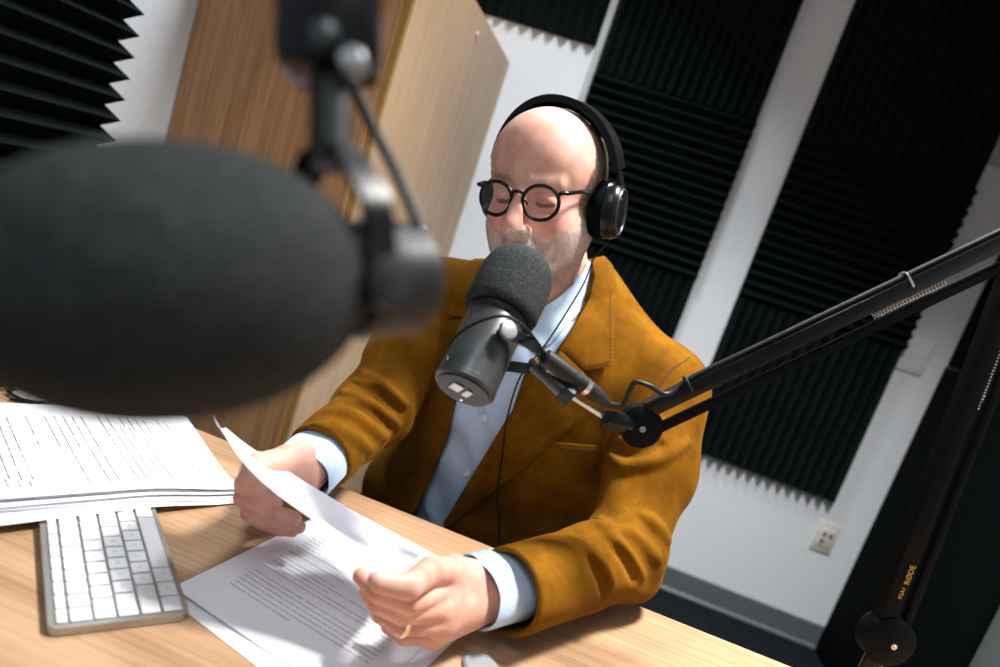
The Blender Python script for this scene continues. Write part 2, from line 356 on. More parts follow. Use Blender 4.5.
# ------------------------------------------------------------- loose sheets
def sheet(name, o, ea, eb, wa, wb, z, m, label, group, curl=(), th=.0003, nx=14):
    """o corner; ea*wa, eb*wb sides; curl(s,t) adds height"""
    o = np.array(o, float); vs = []; 
    for i in range(nx+1):
        for j in range(nx+1):
            s, q = i/nx, j/nx; p = o+ea*wa*s+eb*wb*q; p = V(p[0], p[1], z+(curl(s, q) if curl else 0)); vs.append(p)
    n = nx+1; top = [(i*n+j, (i+1)*n+j, (i+1)*n+j+1, i*n+j+1) for i in range(nx) for j in range(nx)]
    k = len(vs); vs += [p+V(0, 0, th) for p in vs]; fs = [f[::-1] for f in top]+[tuple(a+k for a in f) for f in top]
    ring = [i*n for i in range(nx+1)]+[nx*n+j for j in range(1, nx+1)]+[i*n+nx for i in range(nx-1, -1, -1)]+[j for j in range(nx-1, 0, -1)]
    fs += [(ring[i], ring[(i+1) % len(ring)], ring[(i+1) % len(ring)]+k, ring[i]+k) for i in range(len(ring))]
    mb = MB().add(vs, fs); ob = mb.build(name, m, loc=(o[0], o[1], 0)); return tag(ob, label, 'paper', group)
pl = Zp(172, 592, DZ); e1 = unit((.038, .19, 0)); e2 = unit((e1[1], -e1[0], 0))
pm = papermat('printed_page_front', None, tuple(e2), tuple(e1), (.028, .195), .0072, start=.045, end=.262, lw=(.40, .60), ink=.62)
sheet('paper_sheet', pl, e2, e1, .222, .283, DZ+.0014, pm, 'printed page lying on the desk between the two hands', None, curl=lambda s, q: .004*(1-s)**3*(1-q)**2)
a = math.radians(4.5)
f1 = unit(e1*math.cos(a)+e2*math.sin(a)); f2 = unit((f1[1], -f1[0], 0))
sheet('paper_sheet', pl+e2*.008-e1*.010-V(0, 0, 0), f2, f1, .222, .283, DZ+.0004, 'paper', 'plain page peeking out under the printed page by the keyboard', None)
# the stack at the left
sR = Zp(240, 494, DZ+.006); ga = unit((-.182, .128, 0)); gb2 = unit((-.575, -.82, 0)); gb2 = unit(gb2-ga*gb2.dot(ga))
pm2 = papermat('printed_page_stack', None, tuple(-ga), tuple(gb2), (-.198, -.022), .0100, start=.024, end=.25, lw=(.40, .58), ink=.85)
pm2b = pm2
rs = random.Random(3)
rows_z = DZ+.0098
labels = ['bottom', 'second', 'third', 'fourth', 'fifth', 'sixth', 'seventh', 'eighth', 'ninth', 'topmost']
for i in range(10):
    an = math.radians([3.5, -1.5, .8, 2.2, -.7, 1.2, -.5, -4.2, -4.0, 0][i]); dx, dy = [(-.013, .004), (-.012, .0), (-.004, .004), (.002, 0), (0, .002), (-.002, .003), (.001, .001), (.003, .004), (0, .004), (0, 0)][i]
    A = unit(ga*math.cos(an)+gb2*math.sin(an)); B = unit(gb2*math.cos(an)-ga*math.sin(an))
    z = DZ+.0112+i*.00095
    lift = (.0004*i)
    cf = (lambda L: (lambda s, q: L*max(0, .35-s)**2*8-.0098*(1-min(1, q/.42))**2*(3-2*(1-min(1, q/.42)))))(lift)
    sheet('paper_sheet', sR+ga*dx+gb2*dy, A, B, .222, .29, z, pm2 if i in (9, 8) else 'paper', f'white page in the stack left on the desk, {labels[i]} of the ten', 'sheets of the stack on the keyboard', curl=cf, th=.0007 if i < 9 else .0004)
# reading glasses left of the stack
g0 = Zp(58, 401, DZ+.004)
t = thing('reading_glasses', V(g0[0], g0[1], DZ), 'black-rimmed spectacles lying on the desk behind the paper stack', 'eyeglasses')
gx = unit((.75, .35, 0)); gy = V(-gx[1], gx[0], 0)
rim = MB()
for s in (-1, 1):
    c = g0+gx*s*.031
    ring = [c+gx*.025*math.cos(a)+gy*.019*math.sin(a)+ez*(.001) for a in np.linspace(0, 2*PI, 33)]
    rim.tube(ring, .0016, 8, cap=False)
rim.tube([g0-gx*.007, g0+gy*.004+ez*.002, g0+gx*.007], .0016, 8, smooth=4); rim.build('rims', 'black', t)
glassm = mat('clear_lens', (.75, .8, .8), .05, spec=.6, Alpha=.35)
for s in (-1, 1):
    c = g0+gx*s*.031; m = MB(); nn = 28
    m.prism([(.024*math.cos(2*PI*k/nn), .018*math.sin(2*PI*k/nn)) for k in range(nn)], c+ez*.0003, gx, gy, ez, .001); m.build('lens', glassm, t)
    MB().tube([g0+gx*s*.057+ez*.002, g0+gx*s*.057-gy*.006+ez*.001, g0+gx*s*.02-gy*.022+ez*.0, g0-gx*s*.05-gy*.020-ez*.001], .0017, 8, smooth=4).build('temple', 'black', t)
# coiled cable farther left
c0 = Zp(-12, 378, DZ+.004); pts = []
for i in range(90):
    a = i*.21; pts.append(c0+V(.038*math.cos(a)+.0006*i*0, .024*math.sin(a), .0005+i*.00012))
tag(MB().tube(pts, .0024, 8).build('coiled_cable', 'cable', loc=(c0[0], c0[1], DZ)), 'black cable coiled on the desk at its far left', 'cable')

# ------------------------------------------------------------- held page
A_ = [(226, 428, .866), (250, 447, .856), (300, 479, .834), (352, 511, .803), (386, 536, .80), (419, 555, .80)]
B_ = [(213, 415, .905), (238, 456, .896), (268, 487, .882), (310, 518, .862), (360, 549, .846), (406, 574, .840)]
PA = spline([Zp(*p) for p in A_], 6); PB = spline([Zp(*p) for p in B_], 6)
nn = len(PA); mm = 14; vs = []
for i in range(nn):
    for j in range(mm+1):
        s = j/mm; vs.append(PA[i]*(1-s)+PB[i]*s-V(0, 0, .006)*math.sin(PI*s))
k = len(vs); vs2 = vs+[p+V(0, 0, .0004) for p in vs]; n2 = mm+1
top = [(i*n2+j, (i+1)*n2+j, (i+1)*n2+j+1, i*n2+j+1) for i in range(nn-1) for j in range(mm)]
ring = [i*n2 for i in range(nn)]+[(nn-1)*n2+j for j in range(1, mm+1)]+[i*n2+mm for i in range(nn-2, -1, -1)]+[j for j in range(mm-1, 0, -1)]
fs = [f[::-1] for f in top]+[tuple(a+k for a in f) for f in top]+[(ring[i], ring[(i+1) % len(ring)], ring[(i+1) % len(ring)]+k, ring[i]+k) for i in range(len(ring))]
def transl(nt, b):
    tr = N(nt, 'ShaderNodeBsdfTranslucent'); tr.inputs['Color'].default_value = (.85, .86, .9, 1); mx = nt.nodes.new('ShaderNodeMixShader'); mx.inputs[0].default_value = .35
    nt.links.new(b.outputs[0], mx.inputs[1]); nt.links.new(tr.outputs[0], mx.inputs[2]); nt.links.new(mx.outputs[0], nt.nodes['Material Output'].inputs['Surface'])
M['thinpaper'] = mat('thin_paper', (.83, .84, .89), .55, spec=.2, build=transl)
hp = MB().add(vs2, fs).build('held_page', 'thinpaper', loc=tuple(PA[nn//2])); tag(hp, 'white page the man holds up in both hands', 'paper')
# ------------------------------------------------------------- broadcast microphones
def mic(label, group, Rr, Fr, Np, Mp, fr, br, blen, fstart, plate_up, egg=False, km='satin'):
    """Rr rear end, Fr tip of the windscreen, Np near pivot knob, Mp middle of the yoke"""
    Rr, Fr = np.array(Rr), np.array(Fr); ax = unit(Fr-Rr); L = np.linalg.norm(Fr-Rr)
    t = thing('microphone', Rr, label, 'microphone', group)
    rb = br
    body = MB().lathe([(.000, rb*.55), (.0005, rb*.93), (.003, rb), (.009, rb), (.0095, rb*.985), (blen-.004, rb*.985), (blen, rb*.95), (blen+.001, rb*.80), (fstart+.02, rb*.8)], Rr, ax, 56)
    body.build('body', 'blackmatte' if egg else 'micgrey', t, angle=.5)
    MB().lathe([(blen-.001, rb*.97), (blen+.002, rb*1.04), (fstart-.002, rb*1.04), (fstart+.004, rb*.98)], Rr, ax, 56).build('collar', 'blackmatte', t, angle=.5)
    # foam windscreen with a rolled open end and a domed tip
    FL = L-fstart; pr = [(fstart+.004, rb*.9), (fstart-.001, rb*.98), (fstart-.003, fr*.86), (fstart+.000, fr*.945), (fstart+.008, fr*.985), (fstart+.03, fr)]
    dome = .040
    for i in range(13):
        a = PI/2*i/12; pr.append((L-dome+dome*math.sin(a), fr*(.985*math.cos(a)**.72) if i < 12 else .0008))
    if egg: pr = [(fstart+FL*t, max(.001, fr*(1-abs(2*t-1)**2.2)**.55)) for t in np.linspace(0, 1, 40)]
    w = MB().lathe(pr, Rr, ax, 72); wo = w.build('windscreen', 'windfoam', t, angle=1.2)
    # rear plate with the two switches
    pu = unit(np.array(plate_up)-ax*np.dot(plate_up, ax)); pv = np.cross(ax, pu)
    bp = MB().lathe([(-.0012, rb*.88), (.0006, rb*.90), (.001, rb*.6)], Rr, ax, 48).build('back_plate', 'blackmatte', t, angle=.4)
    for s, w_, c_ in ((-1, .0115, 0), (1, .0065, 0)):
        cc = Rr-ax*.0022+pv*(s*.0065+(-.0015))+pu*.002
        MB().box(cc, (w_, .016, .0016), axes=(pv, pu, ax), bev=.0003).build('switch_plate', 'silver', bp)
    MB().lathe([(0, .0021), (.001, .0016)], Rr-ax*.001+pu*rb*-.62+pv*rb*.25, -ax, 12).build('screw', 'chrome', bp)
    # yoke
    C = Rr+ax*np.dot(np.array(Np)-Rr, ax); n = unit(np.array(Np)-C); hw = rb*1.04+.006
    if len(Mp) == 2: r_ = ray(*Mp); Mp = CAM+r_*(np.dot(C-CAM, n)/np.dot(r_, n))
    md = unit(np.array(Mp)-C-n*np.dot(np.array(Mp)-C, n)); ml = np.linalg.norm(np.array(Mp)-C)
    wd = np.cross(n, md)
    pts = []
    for s in (1,):
        q = [C+n*hw-md*.008, C+n*hw+md*.004, C+n*hw+md*(ml*.45), C+n*hw*.92+md*(ml*.62), C+n*hw*.35+md*ml, C-n*hw*.35+md*ml, C-n*hw*.92+md*(ml*.62), C-n*hw+md*(ml*.45), C-n*hw+md*.004, C-n*hw-md*.008]
    MB().strap(q, wd, .0125, .0032).build('yoke', 'black', t, angle=.5)
    for s in (1, -1):
        kk = MB().lathe([(0, .0095), (.0015, .0098), (.005, .0092), (.006, .006)], C+n*s*(hw+.0015), n*s, 28).build('yoke_knob', km, t, angle=.5)
        MB().lathe([(-.012, .0065), (0, .0065)], C+n*s*(hw+.0015), n*s, 16).build('washer', 'blackmatte', kk)
    return t, C, n, md, ax, C+md*ml

# microphone in front of the man
RA, FA = D(463, 390, .672), D(527, 256, .764)
NA = D(513, 328, .66); MA = D(544, 362, .715)
tA, CA, nA, mA, aA, YA = mic('dark grey microphone with round foam windscreen in front of the mouth', None, RA, FA, NA, MA, .0422, .0325, .088, .098, (.3, 0, 1))
# swivel tube, chrome rod, plug and lead
J = D(640, 425, .752)
T1 = D(567, 394, .722); 
sw = MB(); sw.tube([YA+(YA-T1)*.08, YA, T1], .0095, 24)
so = sw.build('swivel_mount', 'micgrey', tA, angle=.5)
dirs = unit(T1-YA)
MB().lathe([(0, .0125), (.002, .0135), (.012, .0135), (.014, .0115)], T1-dirs*.006, dirs, 10).build('thread_collar', 'blackmatte', so, angle=.3)
X0, X1 = D(545, 357, .705), D(608, 403, .735); xd = unit(X1-X0); XL = np.linalg.norm(X1-X0)
xm = MB().lathe([(-.002, .006), (0, .0092), (.003, .0096), (XL*.42, .0096), (XL*.43, .0088), (XL*.50, .0088), (XL*.51, .0098), (XL*.60, .0098)], X0, xd, 28)
xo = xm.build('plug_socket', 'blackmatte', tA, angle=.5)
MB().lathe([(XL*.60, .0101), (XL*.66, .0101)], X0, xd, 28).build('metal_ring', 'chrome', xo, angle=.5)
MB().lathe([(XL*.655, .0098), (XL*.74, .0096), (XL*.88, .0075), (XL, .0042), (XL*1.03, .0038)], X0, xd, 24).build('strain_relief', 'blackmatte', xo, angle=.5)
MB().box((X0+xd*XL*.25+YA+(T1-YA)*.45)/2, (.022, .012, .006), axes=(xd, unit(X0-YA), np.cross(xd, unit(X0-YA)))).build('bracket', 'silver', so)
side = np.cross(aA, nA)
lead = [D(448, 366, .662), D(447, 352, .668), D(456, 336, .668), D(478, 322, .66), D(503, 316, .655), D(521, 324, .66), D(534, 338, .685), D(547, 356, .703)]
MB().tube(lead, .0017, 10, smooth=6).build('short_lead', 'cable', tA)

# boom arm holding it, clamped to the right end of the desk
E1, Bs = D(1036, 238, .80), Zp(885, 637, .856)
Bs = Yp(885, 637, .80); E1 = Yp(1036, 238, .80)
tb = thing('boom_arm', V(Bs[0], Bs[1], DZ), 'black spring boom arm reaching in from the right of the desk', 'microphone arm')
MB().tube([D(572, 397, .724), D(606, 419, .742)], .0030, 16).build('threaded_rod', 'chrome', tb)
jd = unit(J-CAM)
def joint(P, r, w, name, n_):
    m = MB(); m.lathe([(-w/2, r*.86), (-w/2+.002, r), (w/2-.002, r), (w/2, r*.86), (w/2+.001, r*.5), (w/2+.003, r*.3)], P, n_, 44)
    o = m.build(name, 'armblack', tb, angle=.5); MB().lathe([(w/2+.002, .0042), (w/2+.0065, .0038), (w/2+.0065, .0018), (w/2+.005, .001)], P, n_, 6).build('bolt', 'chrome', o); return o
pn = unit(np.cross(E1-J, E1-Bs)); pn = pn if np.dot(pn, jd) < 0 else -pn     # both links swing in one plane
joint(J, .0245, .020, 'head_joint', pn)
# short bracket between rod and head joint
q0 = D(606, 419, .742); m = MB(); m.tube([q0-(J-q0)*.02, q0+(J-q0)*.45, J], [.008, .0085, .012], 20); m.box(q0+(J-q0)*.25, (.032, .022, .014), axes=(unit(J-q0), np.cross(pn, unit(J-q0)), pn), bev=.003); m.build('tilt_bracket', 'black', tb)
def link(P, Q, name, w1, w2, s1, s2, gapn):
    d = unit(Q-P); up = unit(np.cross(pn, d)); up = up if up[2] > 0 or abs(up[2]) < .2 else -up
    L = np.linalg.norm(Q-P)
    o = MB()
    # channel: U section, open below
    c = (P+Q)/2+up*s1
    o.box(c+up*(w1/2-.001), (L-.03, .002, .017), axes=(d, up, pn), bev=.0006)
    for s in (1, -1): o.box(c+pn*s*.0085, (L-.03, w1, .0016), axes=(d, up, pn), bev=.0005)
    oo = o.build(name, 'armblack' if name[0] == 'l' else 'black', tb, angle=.4)
    MB().box((P+Q)/2-up*s2, (L-.03, w2, .012), axes=(d, up, pn), bev=.002).build('parallel_bar', 'armblack', oo, angle=.5)
    MB().box((P+Q)/2+up*(s1-w1*.1), (L-.10, w1*.8, .013), axes=(d, up, pn), bev=.002).build('inner_channel', 'armblack', oo)
    # tension spring
    sp = []; a0 = P+d*(L*.60)+up*(s1-.008-.006); 
    for i in range(230): a = i*.62; sp.append(a0+d*(i*.00036)+up*.0042*math.cos(a)+pn*.0042*math.sin(a))
    MB().tube(sp, .0009, 5).build('spring', 'chrome', oo)
    return oo, d, up
ua, ud, uu = link(J, E1, 'upper_link', .017, .010, .0135, .0125, 0)
la, ld, lu = link(Bs, E1, 'lower_link', .020, .010, .010, .016, 0)
joint(Bs, .030, .026, 'base_joint', pn); joint(E1, .030, .026, 'elbow_joint', pn)
# amber print on the lower link
P0 = D(905, 580, 1); lx = unit(E1-Bs)
k = np.dot(Bs-CAM, FW)
def on_line(px, py):       # point of the link's face seen at a pixel
    r = ray(px, py); n_ = pn; o_ = Bs+pn*.0098; tt = np.dot(o_-CAM, n_)/np.dot(r, n_); return CAM+r*tt
tp = on_line(910, 575); rd = lx; upv = unit(np.cross(pn, rd))
text_mb('RØDE', .0092, tp, rd, upv, pn, .0003).build('arm_print', 'yellow', la, smooth=False)
tp = on_line(902, 593); text_mb('PSA1', .0070, tp, rd, upv, pn, .0003).build('arm_print', 'yellow', la, smooth=False)
# base post and clamp
m = MB(); m.lathe([(0, .026), (.006, .026), (.010, .012), (Bs[2]-DZ-.025, .011)], V(Bs[0], Bs[1], DZ+.0005), (0, 0, 1), 32); m.build('base_post', 'black', tb, angle=.5)
# signal cable running along the arm
ca = [X1+xd*.001, D(622, 405, .742), D(630, 390, .735), D(636, 382, .73), D(650, 386, .73), D(668, 394, .735)]
off = up_ = uu*(.0135+.0105)
for s in (.16, .35, .55, .75, .95): ca.append(J+(E1-J)*s+uu*(.0135+.0085+.0032)+pn*.003)
sc_ = MB().tube(ca, .0029, 12, smooth=8).build('signal_cable', 'cable', loc=tuple(X1)); tag(sc_, 'black microphone cable looping over the joint and along the boom arm', 'cable')
for s in (.145, .70):
    P = J+(E1-J)*s+uu*(.0135+.0085+.001)
    MB().tube([P-pn*.0115-uu*.008, P-pn*.008+uu*.002, P+pn*.003+uu*.0062, P+pn*.0095+uu*.002, P+pn*.0115-uu*.010], .0014, 8, smooth=4).build('cable_clip', 'chrome' if s > .5 else 'blackmatte', tb)

# foreground microphone
RB, FB = D(412, 279, .287), D(-82, 287, .172)
NB = D(407, 284, .228); MBp = (330, 152)
tB, CB, nB, mB_, aB, YB = mic('large out-of-focus microphone with a foam windscreen close to the camera', None, RB, FB, NB, MBp, .0455, .0235, .024, .028, (0, 0, 1), True, 'blackmatte')
dY = np.dot(YB-CAM, FW); up2 = unit(D(330, 60, dY*1.02)-YB); Q1 = YB+up2*.030; Q2 = Q1+up2*.10
MB().tube([YB-up2*.006, YB, Q1], .0078, 24).build('swivel_mount', 'blackmatte', tB)
ta = thing('boom_arm', V(-.82, .10, DZ), 'blurred black boom arm dropping in from above to the near microphone', 'microphone arm')
hz = unit(CX-up2*np.dot(CX, up2)); vz = np.cross(hz, up2); vs_ = vz if np.dot(vz, FW) > 0 else -vz
MB().box((Q1+Q2)/2+up2*.0, (.038, .028, .10), axes=(hz, vz, up2), bev=.006).build('head_joint', 'black', ta)
MB().lathe([(0, .0055), (.004, .0055), (.005, .004)], Q1+up2*.008-vs_*.014+hz*.002, -vs_, 24).build('clamp_knob', 'micgrey', ta)
MB().lathe([(0, .0048), (.007, .0048), (.008, .004)], Q1-up2*.002+hz*.012-vs_*.010, -vs_, 24).build('screw', 'satin', ta)
EB, BB = V(-.44, .10, 1.74), V(-.82, .10, DZ)
for nm, a, b in (('upper_link', Q2-up2*.01, EB), ('lower_link', V(-.82, .10, .84), EB)):
    d = unit(b-a); n1 = unit(np.cross(d, (0, 1, 0))); n2 = np.cross(d, n1)
    m = MB(); m.box((a+b)/2+n1*.010, (np.linalg.norm(b-a), .014, .018), axes=(d, n1, n2), bev=.002); m.box((a+b)/2-n1*.012, (np.linalg.norm(b-a), .008, .012), axes=(d, n1, n2), bev=.002); m.build(nm, 'black', ta)
MB().lathe([(-.013, .028), (.013, .028)], EB, (0, 1, 0), 40).build('elbow_joint', 'black', ta)
MB().lathe([(0, .028), (.006, .028), (.012, .012), (.11, .012)], V(-.82, .10, DZ+.0005), (0, 0, 1), 32).build('base_post', 'black', ta)
cb = MB().tube([D(330, -30, .325), D(336, 60, .30), D(352, 84, .296), D(374, 130, .290), D(402, 185, .282), D(424, 245, .276), D(420, 300, .278), RB+aB*.012+V(0, 0, -.012)], .0027, 12, smooth=8)
tag(cb.build('signal_cable', 'cable', loc=tuple(D(330, -30, .325))), 'blurred black cable hanging beside the near microphone', 'cable')
# ------------------------------------------------------------- distance-field modelling
f32 = np.float32
def smin(a, b, k): h = np.maximum(k-np.abs(a-b), 0)/k; return np.minimum(a, b)-h*h*k*.25
def smax(a, b, k): return -smin(-a, -b, k)
def cap(P, a, b, ra, rb=None):
    rb = ra if rb is None else rb; a = np.asarray(a, f32); b = np.asarray(b, f32); ba = b-a; h = np.clip((P-a)@ba/(ba@ba), 0, 1)
    return np.linalg.norm(P-a-h[:, None]*ba, axis=1)-(ra+(rb-ra)*h)
def ell(P, c, r, A=None):
    q = P-np.asarray(c, f32)
    if A is not None: q = q@np.asarray(A, f32).T
    r = np.asarray(r, f32); k0 = np.linalg.norm(q/r, axis=1); k1 = np.linalg.norm(q/(r*r), axis=1)
    return np.where(k1 < 1e-6, -r.min(), k0*(k0-1)/np.maximum(k1, 1e-6))
def chain(P, pts, rs, k):
    d = None
    for i in range(len(pts)-1):
        e = cap(P, pts[i], pts[i+1], rs[i], rs[i+1]); d = e if d is None else smin(d, e, k)
    return d
def flatcap(P, a, b, ra, rb, nrm, fl):
    """capsule flattened along nrm by factor fl"""
    n = np.asarray(unit(nrm), f32); a = np.asarray(a, f32); b = np.asarray(b, f32)
    q = P-a; s = (q@n)[:, None]*n; q = q-s+s/fl; t = b-a; s = (t@n)*n; t = t-s+s/fl
    h = np.clip(q@t/(t@t), 0, 1); return (np.linalg.norm(q-h[:, None]*t, axis=1)-(ra+(rb-ra)*h))*min(1, fl)
def vnoise(P, f, seed=0):
    q = P*f+seed*17.3; i = np.floor(q).astype(np.int64); w = q-i; w = w*w*(3-2*w); out = 0
    def hs(a, b, c): x = (a*73856093) ^ (b*19349663) ^ (c*83492791); x = (x ^ (x >> 13))*1274126177; return ((x & 0xffff)/65535.)
    for dx in (0, 1):
        for dy in (0, 1):
            for dz in (0, 1):
                out = out+hs(i[:, 0]+dx, i[:, 1]+dy, i[:, 2]+dz)*(w[:, 0] if dx else 1-w[:, 0])*(w[:, 1] if dy else 1-w[:, 1])*(w[:, 2] if dz else 1-w[:, 2])
    return out-.5
class Field:
    """groups of (box lo, box hi, fn, blend k); a group is evaluated only near its own box"""
    def __init__(s): s.g = []; s.post = []
    def add(s, fn, pts, r, k=.02): pts = np.array(pts, float); s.g.append((pts.min(0)-r, pts.max(0)+r, fn, k)); return s
    def __call__(s, P, full=False):
        P = np.ascontiguousarray(P, f32); d = np.full(len(P), .5, f32)
        for lo, hi, fn, k in s.g:
            out = np.maximum(np.maximum(lo-P, P-hi), 0); bd = np.linalg.norm(out, axis=1); m = bd < .035
            d = np.where(m, d, np.minimum(d, bd+.01))
            if m.any(): d[m] = smin(d[m], fn(P[m]), k) if k else np.minimum(d[m], fn(P[m]))
        for fn in s.post: d = fn(P, d)
        return d
    def bounds(s): return np.min([g[0] for g in s.g], 0), np.max([g[1] for g in s.g], 0)
def surface(fn, lo, hi, h, c=8, proj=1):
    lo = np.asarray(lo, float)-2*h; H = h*c; n = np.ceil((np.asarray(hi)-lo)/H).astype(int)+1
    I = np.stack(np.meshgrid(*[np.arange(k) for k in n], indexing='ij'), -1).reshape(-1, 3)
    ctr = lo+(I+.5)*H; keep = []
    for s in range(0, len(ctr), 200000): keep.append(np.abs(fn(ctr[s:s+200000])) < H*1.15)
    I = I[np.concatenate(keep)]; N3 = n*c+2
    loc = np.stack(np.meshgrid(*[np.arange(c+1)]*3, indexing='ij'), -1).reshape(-1, 3)
    keys, pos = [], []; EQ = [[], [], []]
    ek = lambda i: (i[..., 0].astype(np.int64)*N3[1]+i[..., 1])*N3[2]+i[..., 2]
    corners = [(a, b, d) for a in (0, 1) for b in (0, 1) for d in (0, 1)]
    edges = [(p, q) for p in range(8) for q in range(p+1, 8) if sum(abs(np.array(corners[p])-corners[q])) == 1]
    for s in range(0, len(I), 400):
        J = I[s:s+400]; G = J[:, None, :]*c+loc[None]; val = fn((lo+G.reshape(-1, 3)*h)).reshape(len(J), c+1, c+1, c+1)
        cv = [val[:, a:a+c, b:b+c, d:d+c] for a, b, d in corners]; sg = [x < 0 for x in cv]; ns = sum(x.astype(int) for x in sg); act = (ns > 0) & (ns < 8)
        w = np.argwhere(act)
        if not len(w): continue
        vals = [x[act] for x in cv]; sgn = [x[act] for x in sg]; acc = np.zeros((len(w), 3)); cnt = np.zeros(len(w))
        for p, q in edges:
            m = sgn[p] != sgn[q]; t = vals[p][m]/(vals[p][m]-vals[q][m]); a, b = np.array(corners[p], float), np.array(corners[q], float)
            acc[m] += a+(b-a)*t[:, None]; cnt[m] += 1
        cell = J[w[:, 0]]*c+w[:, 1:]; keys.append(ek(cell)); pos.append(lo+(cell+acc/cnt[:, None])*h)
        for ax, q in enumerate((4, 2, 1)):
            m = sgn[0] != sgn[q]; EQ[ax].append(np.concatenate([cell[m], sgn[0][m][:, None].astype(int)], 1))
    keys = np.concatenate(keys); pos = np.concatenate(pos); o = np.argsort(keys); keys = keys[o]; pos = pos[o]
    for _ in range(proj):
        e = h*.5; d0 = fn(pos); g = np.stack([fn(pos+np.eye(3)[i]*e)-fn(pos-np.eye(3)[i]*e) for i in range(3)], -1)/(2*e)
        pos = pos-np.clip((d0/np.maximum((g*g).sum(1), .3)), -h*.6, h*.6)[:, None]*g
    faces = []
    for ax in range(3):
        E = np.concatenate(EQ[ax]); b, c2 = (ax+1) % 3, (ax+2) % 3; cell = E[:, :3]; q = []
        for db, dc in ((0, 0), (-1, 0), (-1, -1), (0, -1)):
            k = cell.copy(); k[:, b] += db; k[:, c2] += dc; q.append(ek(k))
        idx = [np.clip(np.searchsorted(keys, x), 0, len(keys)-1) for x in q]; ok = np.all([keys[i] == x for i, x in zip(idx, q)], 0)
        Q = np.stack(idx, 1)[ok]; fl = E[ok, 3] == 1; Q[~fl] = Q[~fl][:, ::-1]; faces.append(Q)
    return pos, np.concatenate(faces)
def np_mesh(name, pos, faces, m, parent=None, loc=None, attr=None):
    off = np.zeros(3) if parent is None else WLOC[parent.name]; o2 = off if loc is None else np.array(loc, float)
    me = bpy.data.meshes.new(name); me.vertices.add(len(pos)); me.vertices.foreach_set('co', (pos-o2).astype(f32).ravel())
    nf = len(faces); me.loops.add(nf*4); me.loops.foreach_set('vertex_index', faces.astype(np.int32).ravel())
    me.polygons.add(nf); me.polygons.foreach_set('loop_start', np.arange(0, nf*4, 4, dtype=np.int32))
    me.update(calc_edges=True); me.validate(); me.polygons.foreach_set('use_smooth', [True]*len(me.polygons))
    me.materials.append(M[m] if isinstance(m, str) else m)
    if attr:
        for nm, a in attr.items():
            at = me.color_attributes.new(nm, 'FLOAT_COLOR', 'POINT'); c4 = np.ones((len(pos), 4), f32); c4[:, :a.shape[1]] = a; at.data.foreach_set('color', c4.ravel())
    o = bpy.data.objects.new(name, me); COL.objects.link(o); o.parent = parent; o.location = tuple(o2-off); WLOC[o.name] = o2; return o
def grad(fn, P, e=.0015):
    P = np.atleast_2d(P); g = np.stack([fn(P+np.eye(3)[i]*e)-fn(P-np.eye(3)[i]*e) for i in range(3)], -1); return g/(np.linalg.norm(g, axis=1)[:, None]+1e-9)
def hit(fn, px, d0=.5, d1=1.5):
    """points where the lines of sight through the pixels meet the surface"""
    R = np.array([ray(*p) for p in px]); n = np.linalg.norm(R, axis=1); t = np.full(len(R), d0)
    for _ in range(90): t = np.minimum(t+fn(CAM+R*t[:, None])/n*.7, d1)
    return CAM+R*t[:, None], t < d1-1e-3
def pull(fn, P, off=0):
    for _ in range(6): P = P-grad(fn, P)*(fn(P)-off)[:, None]*.9
    return P
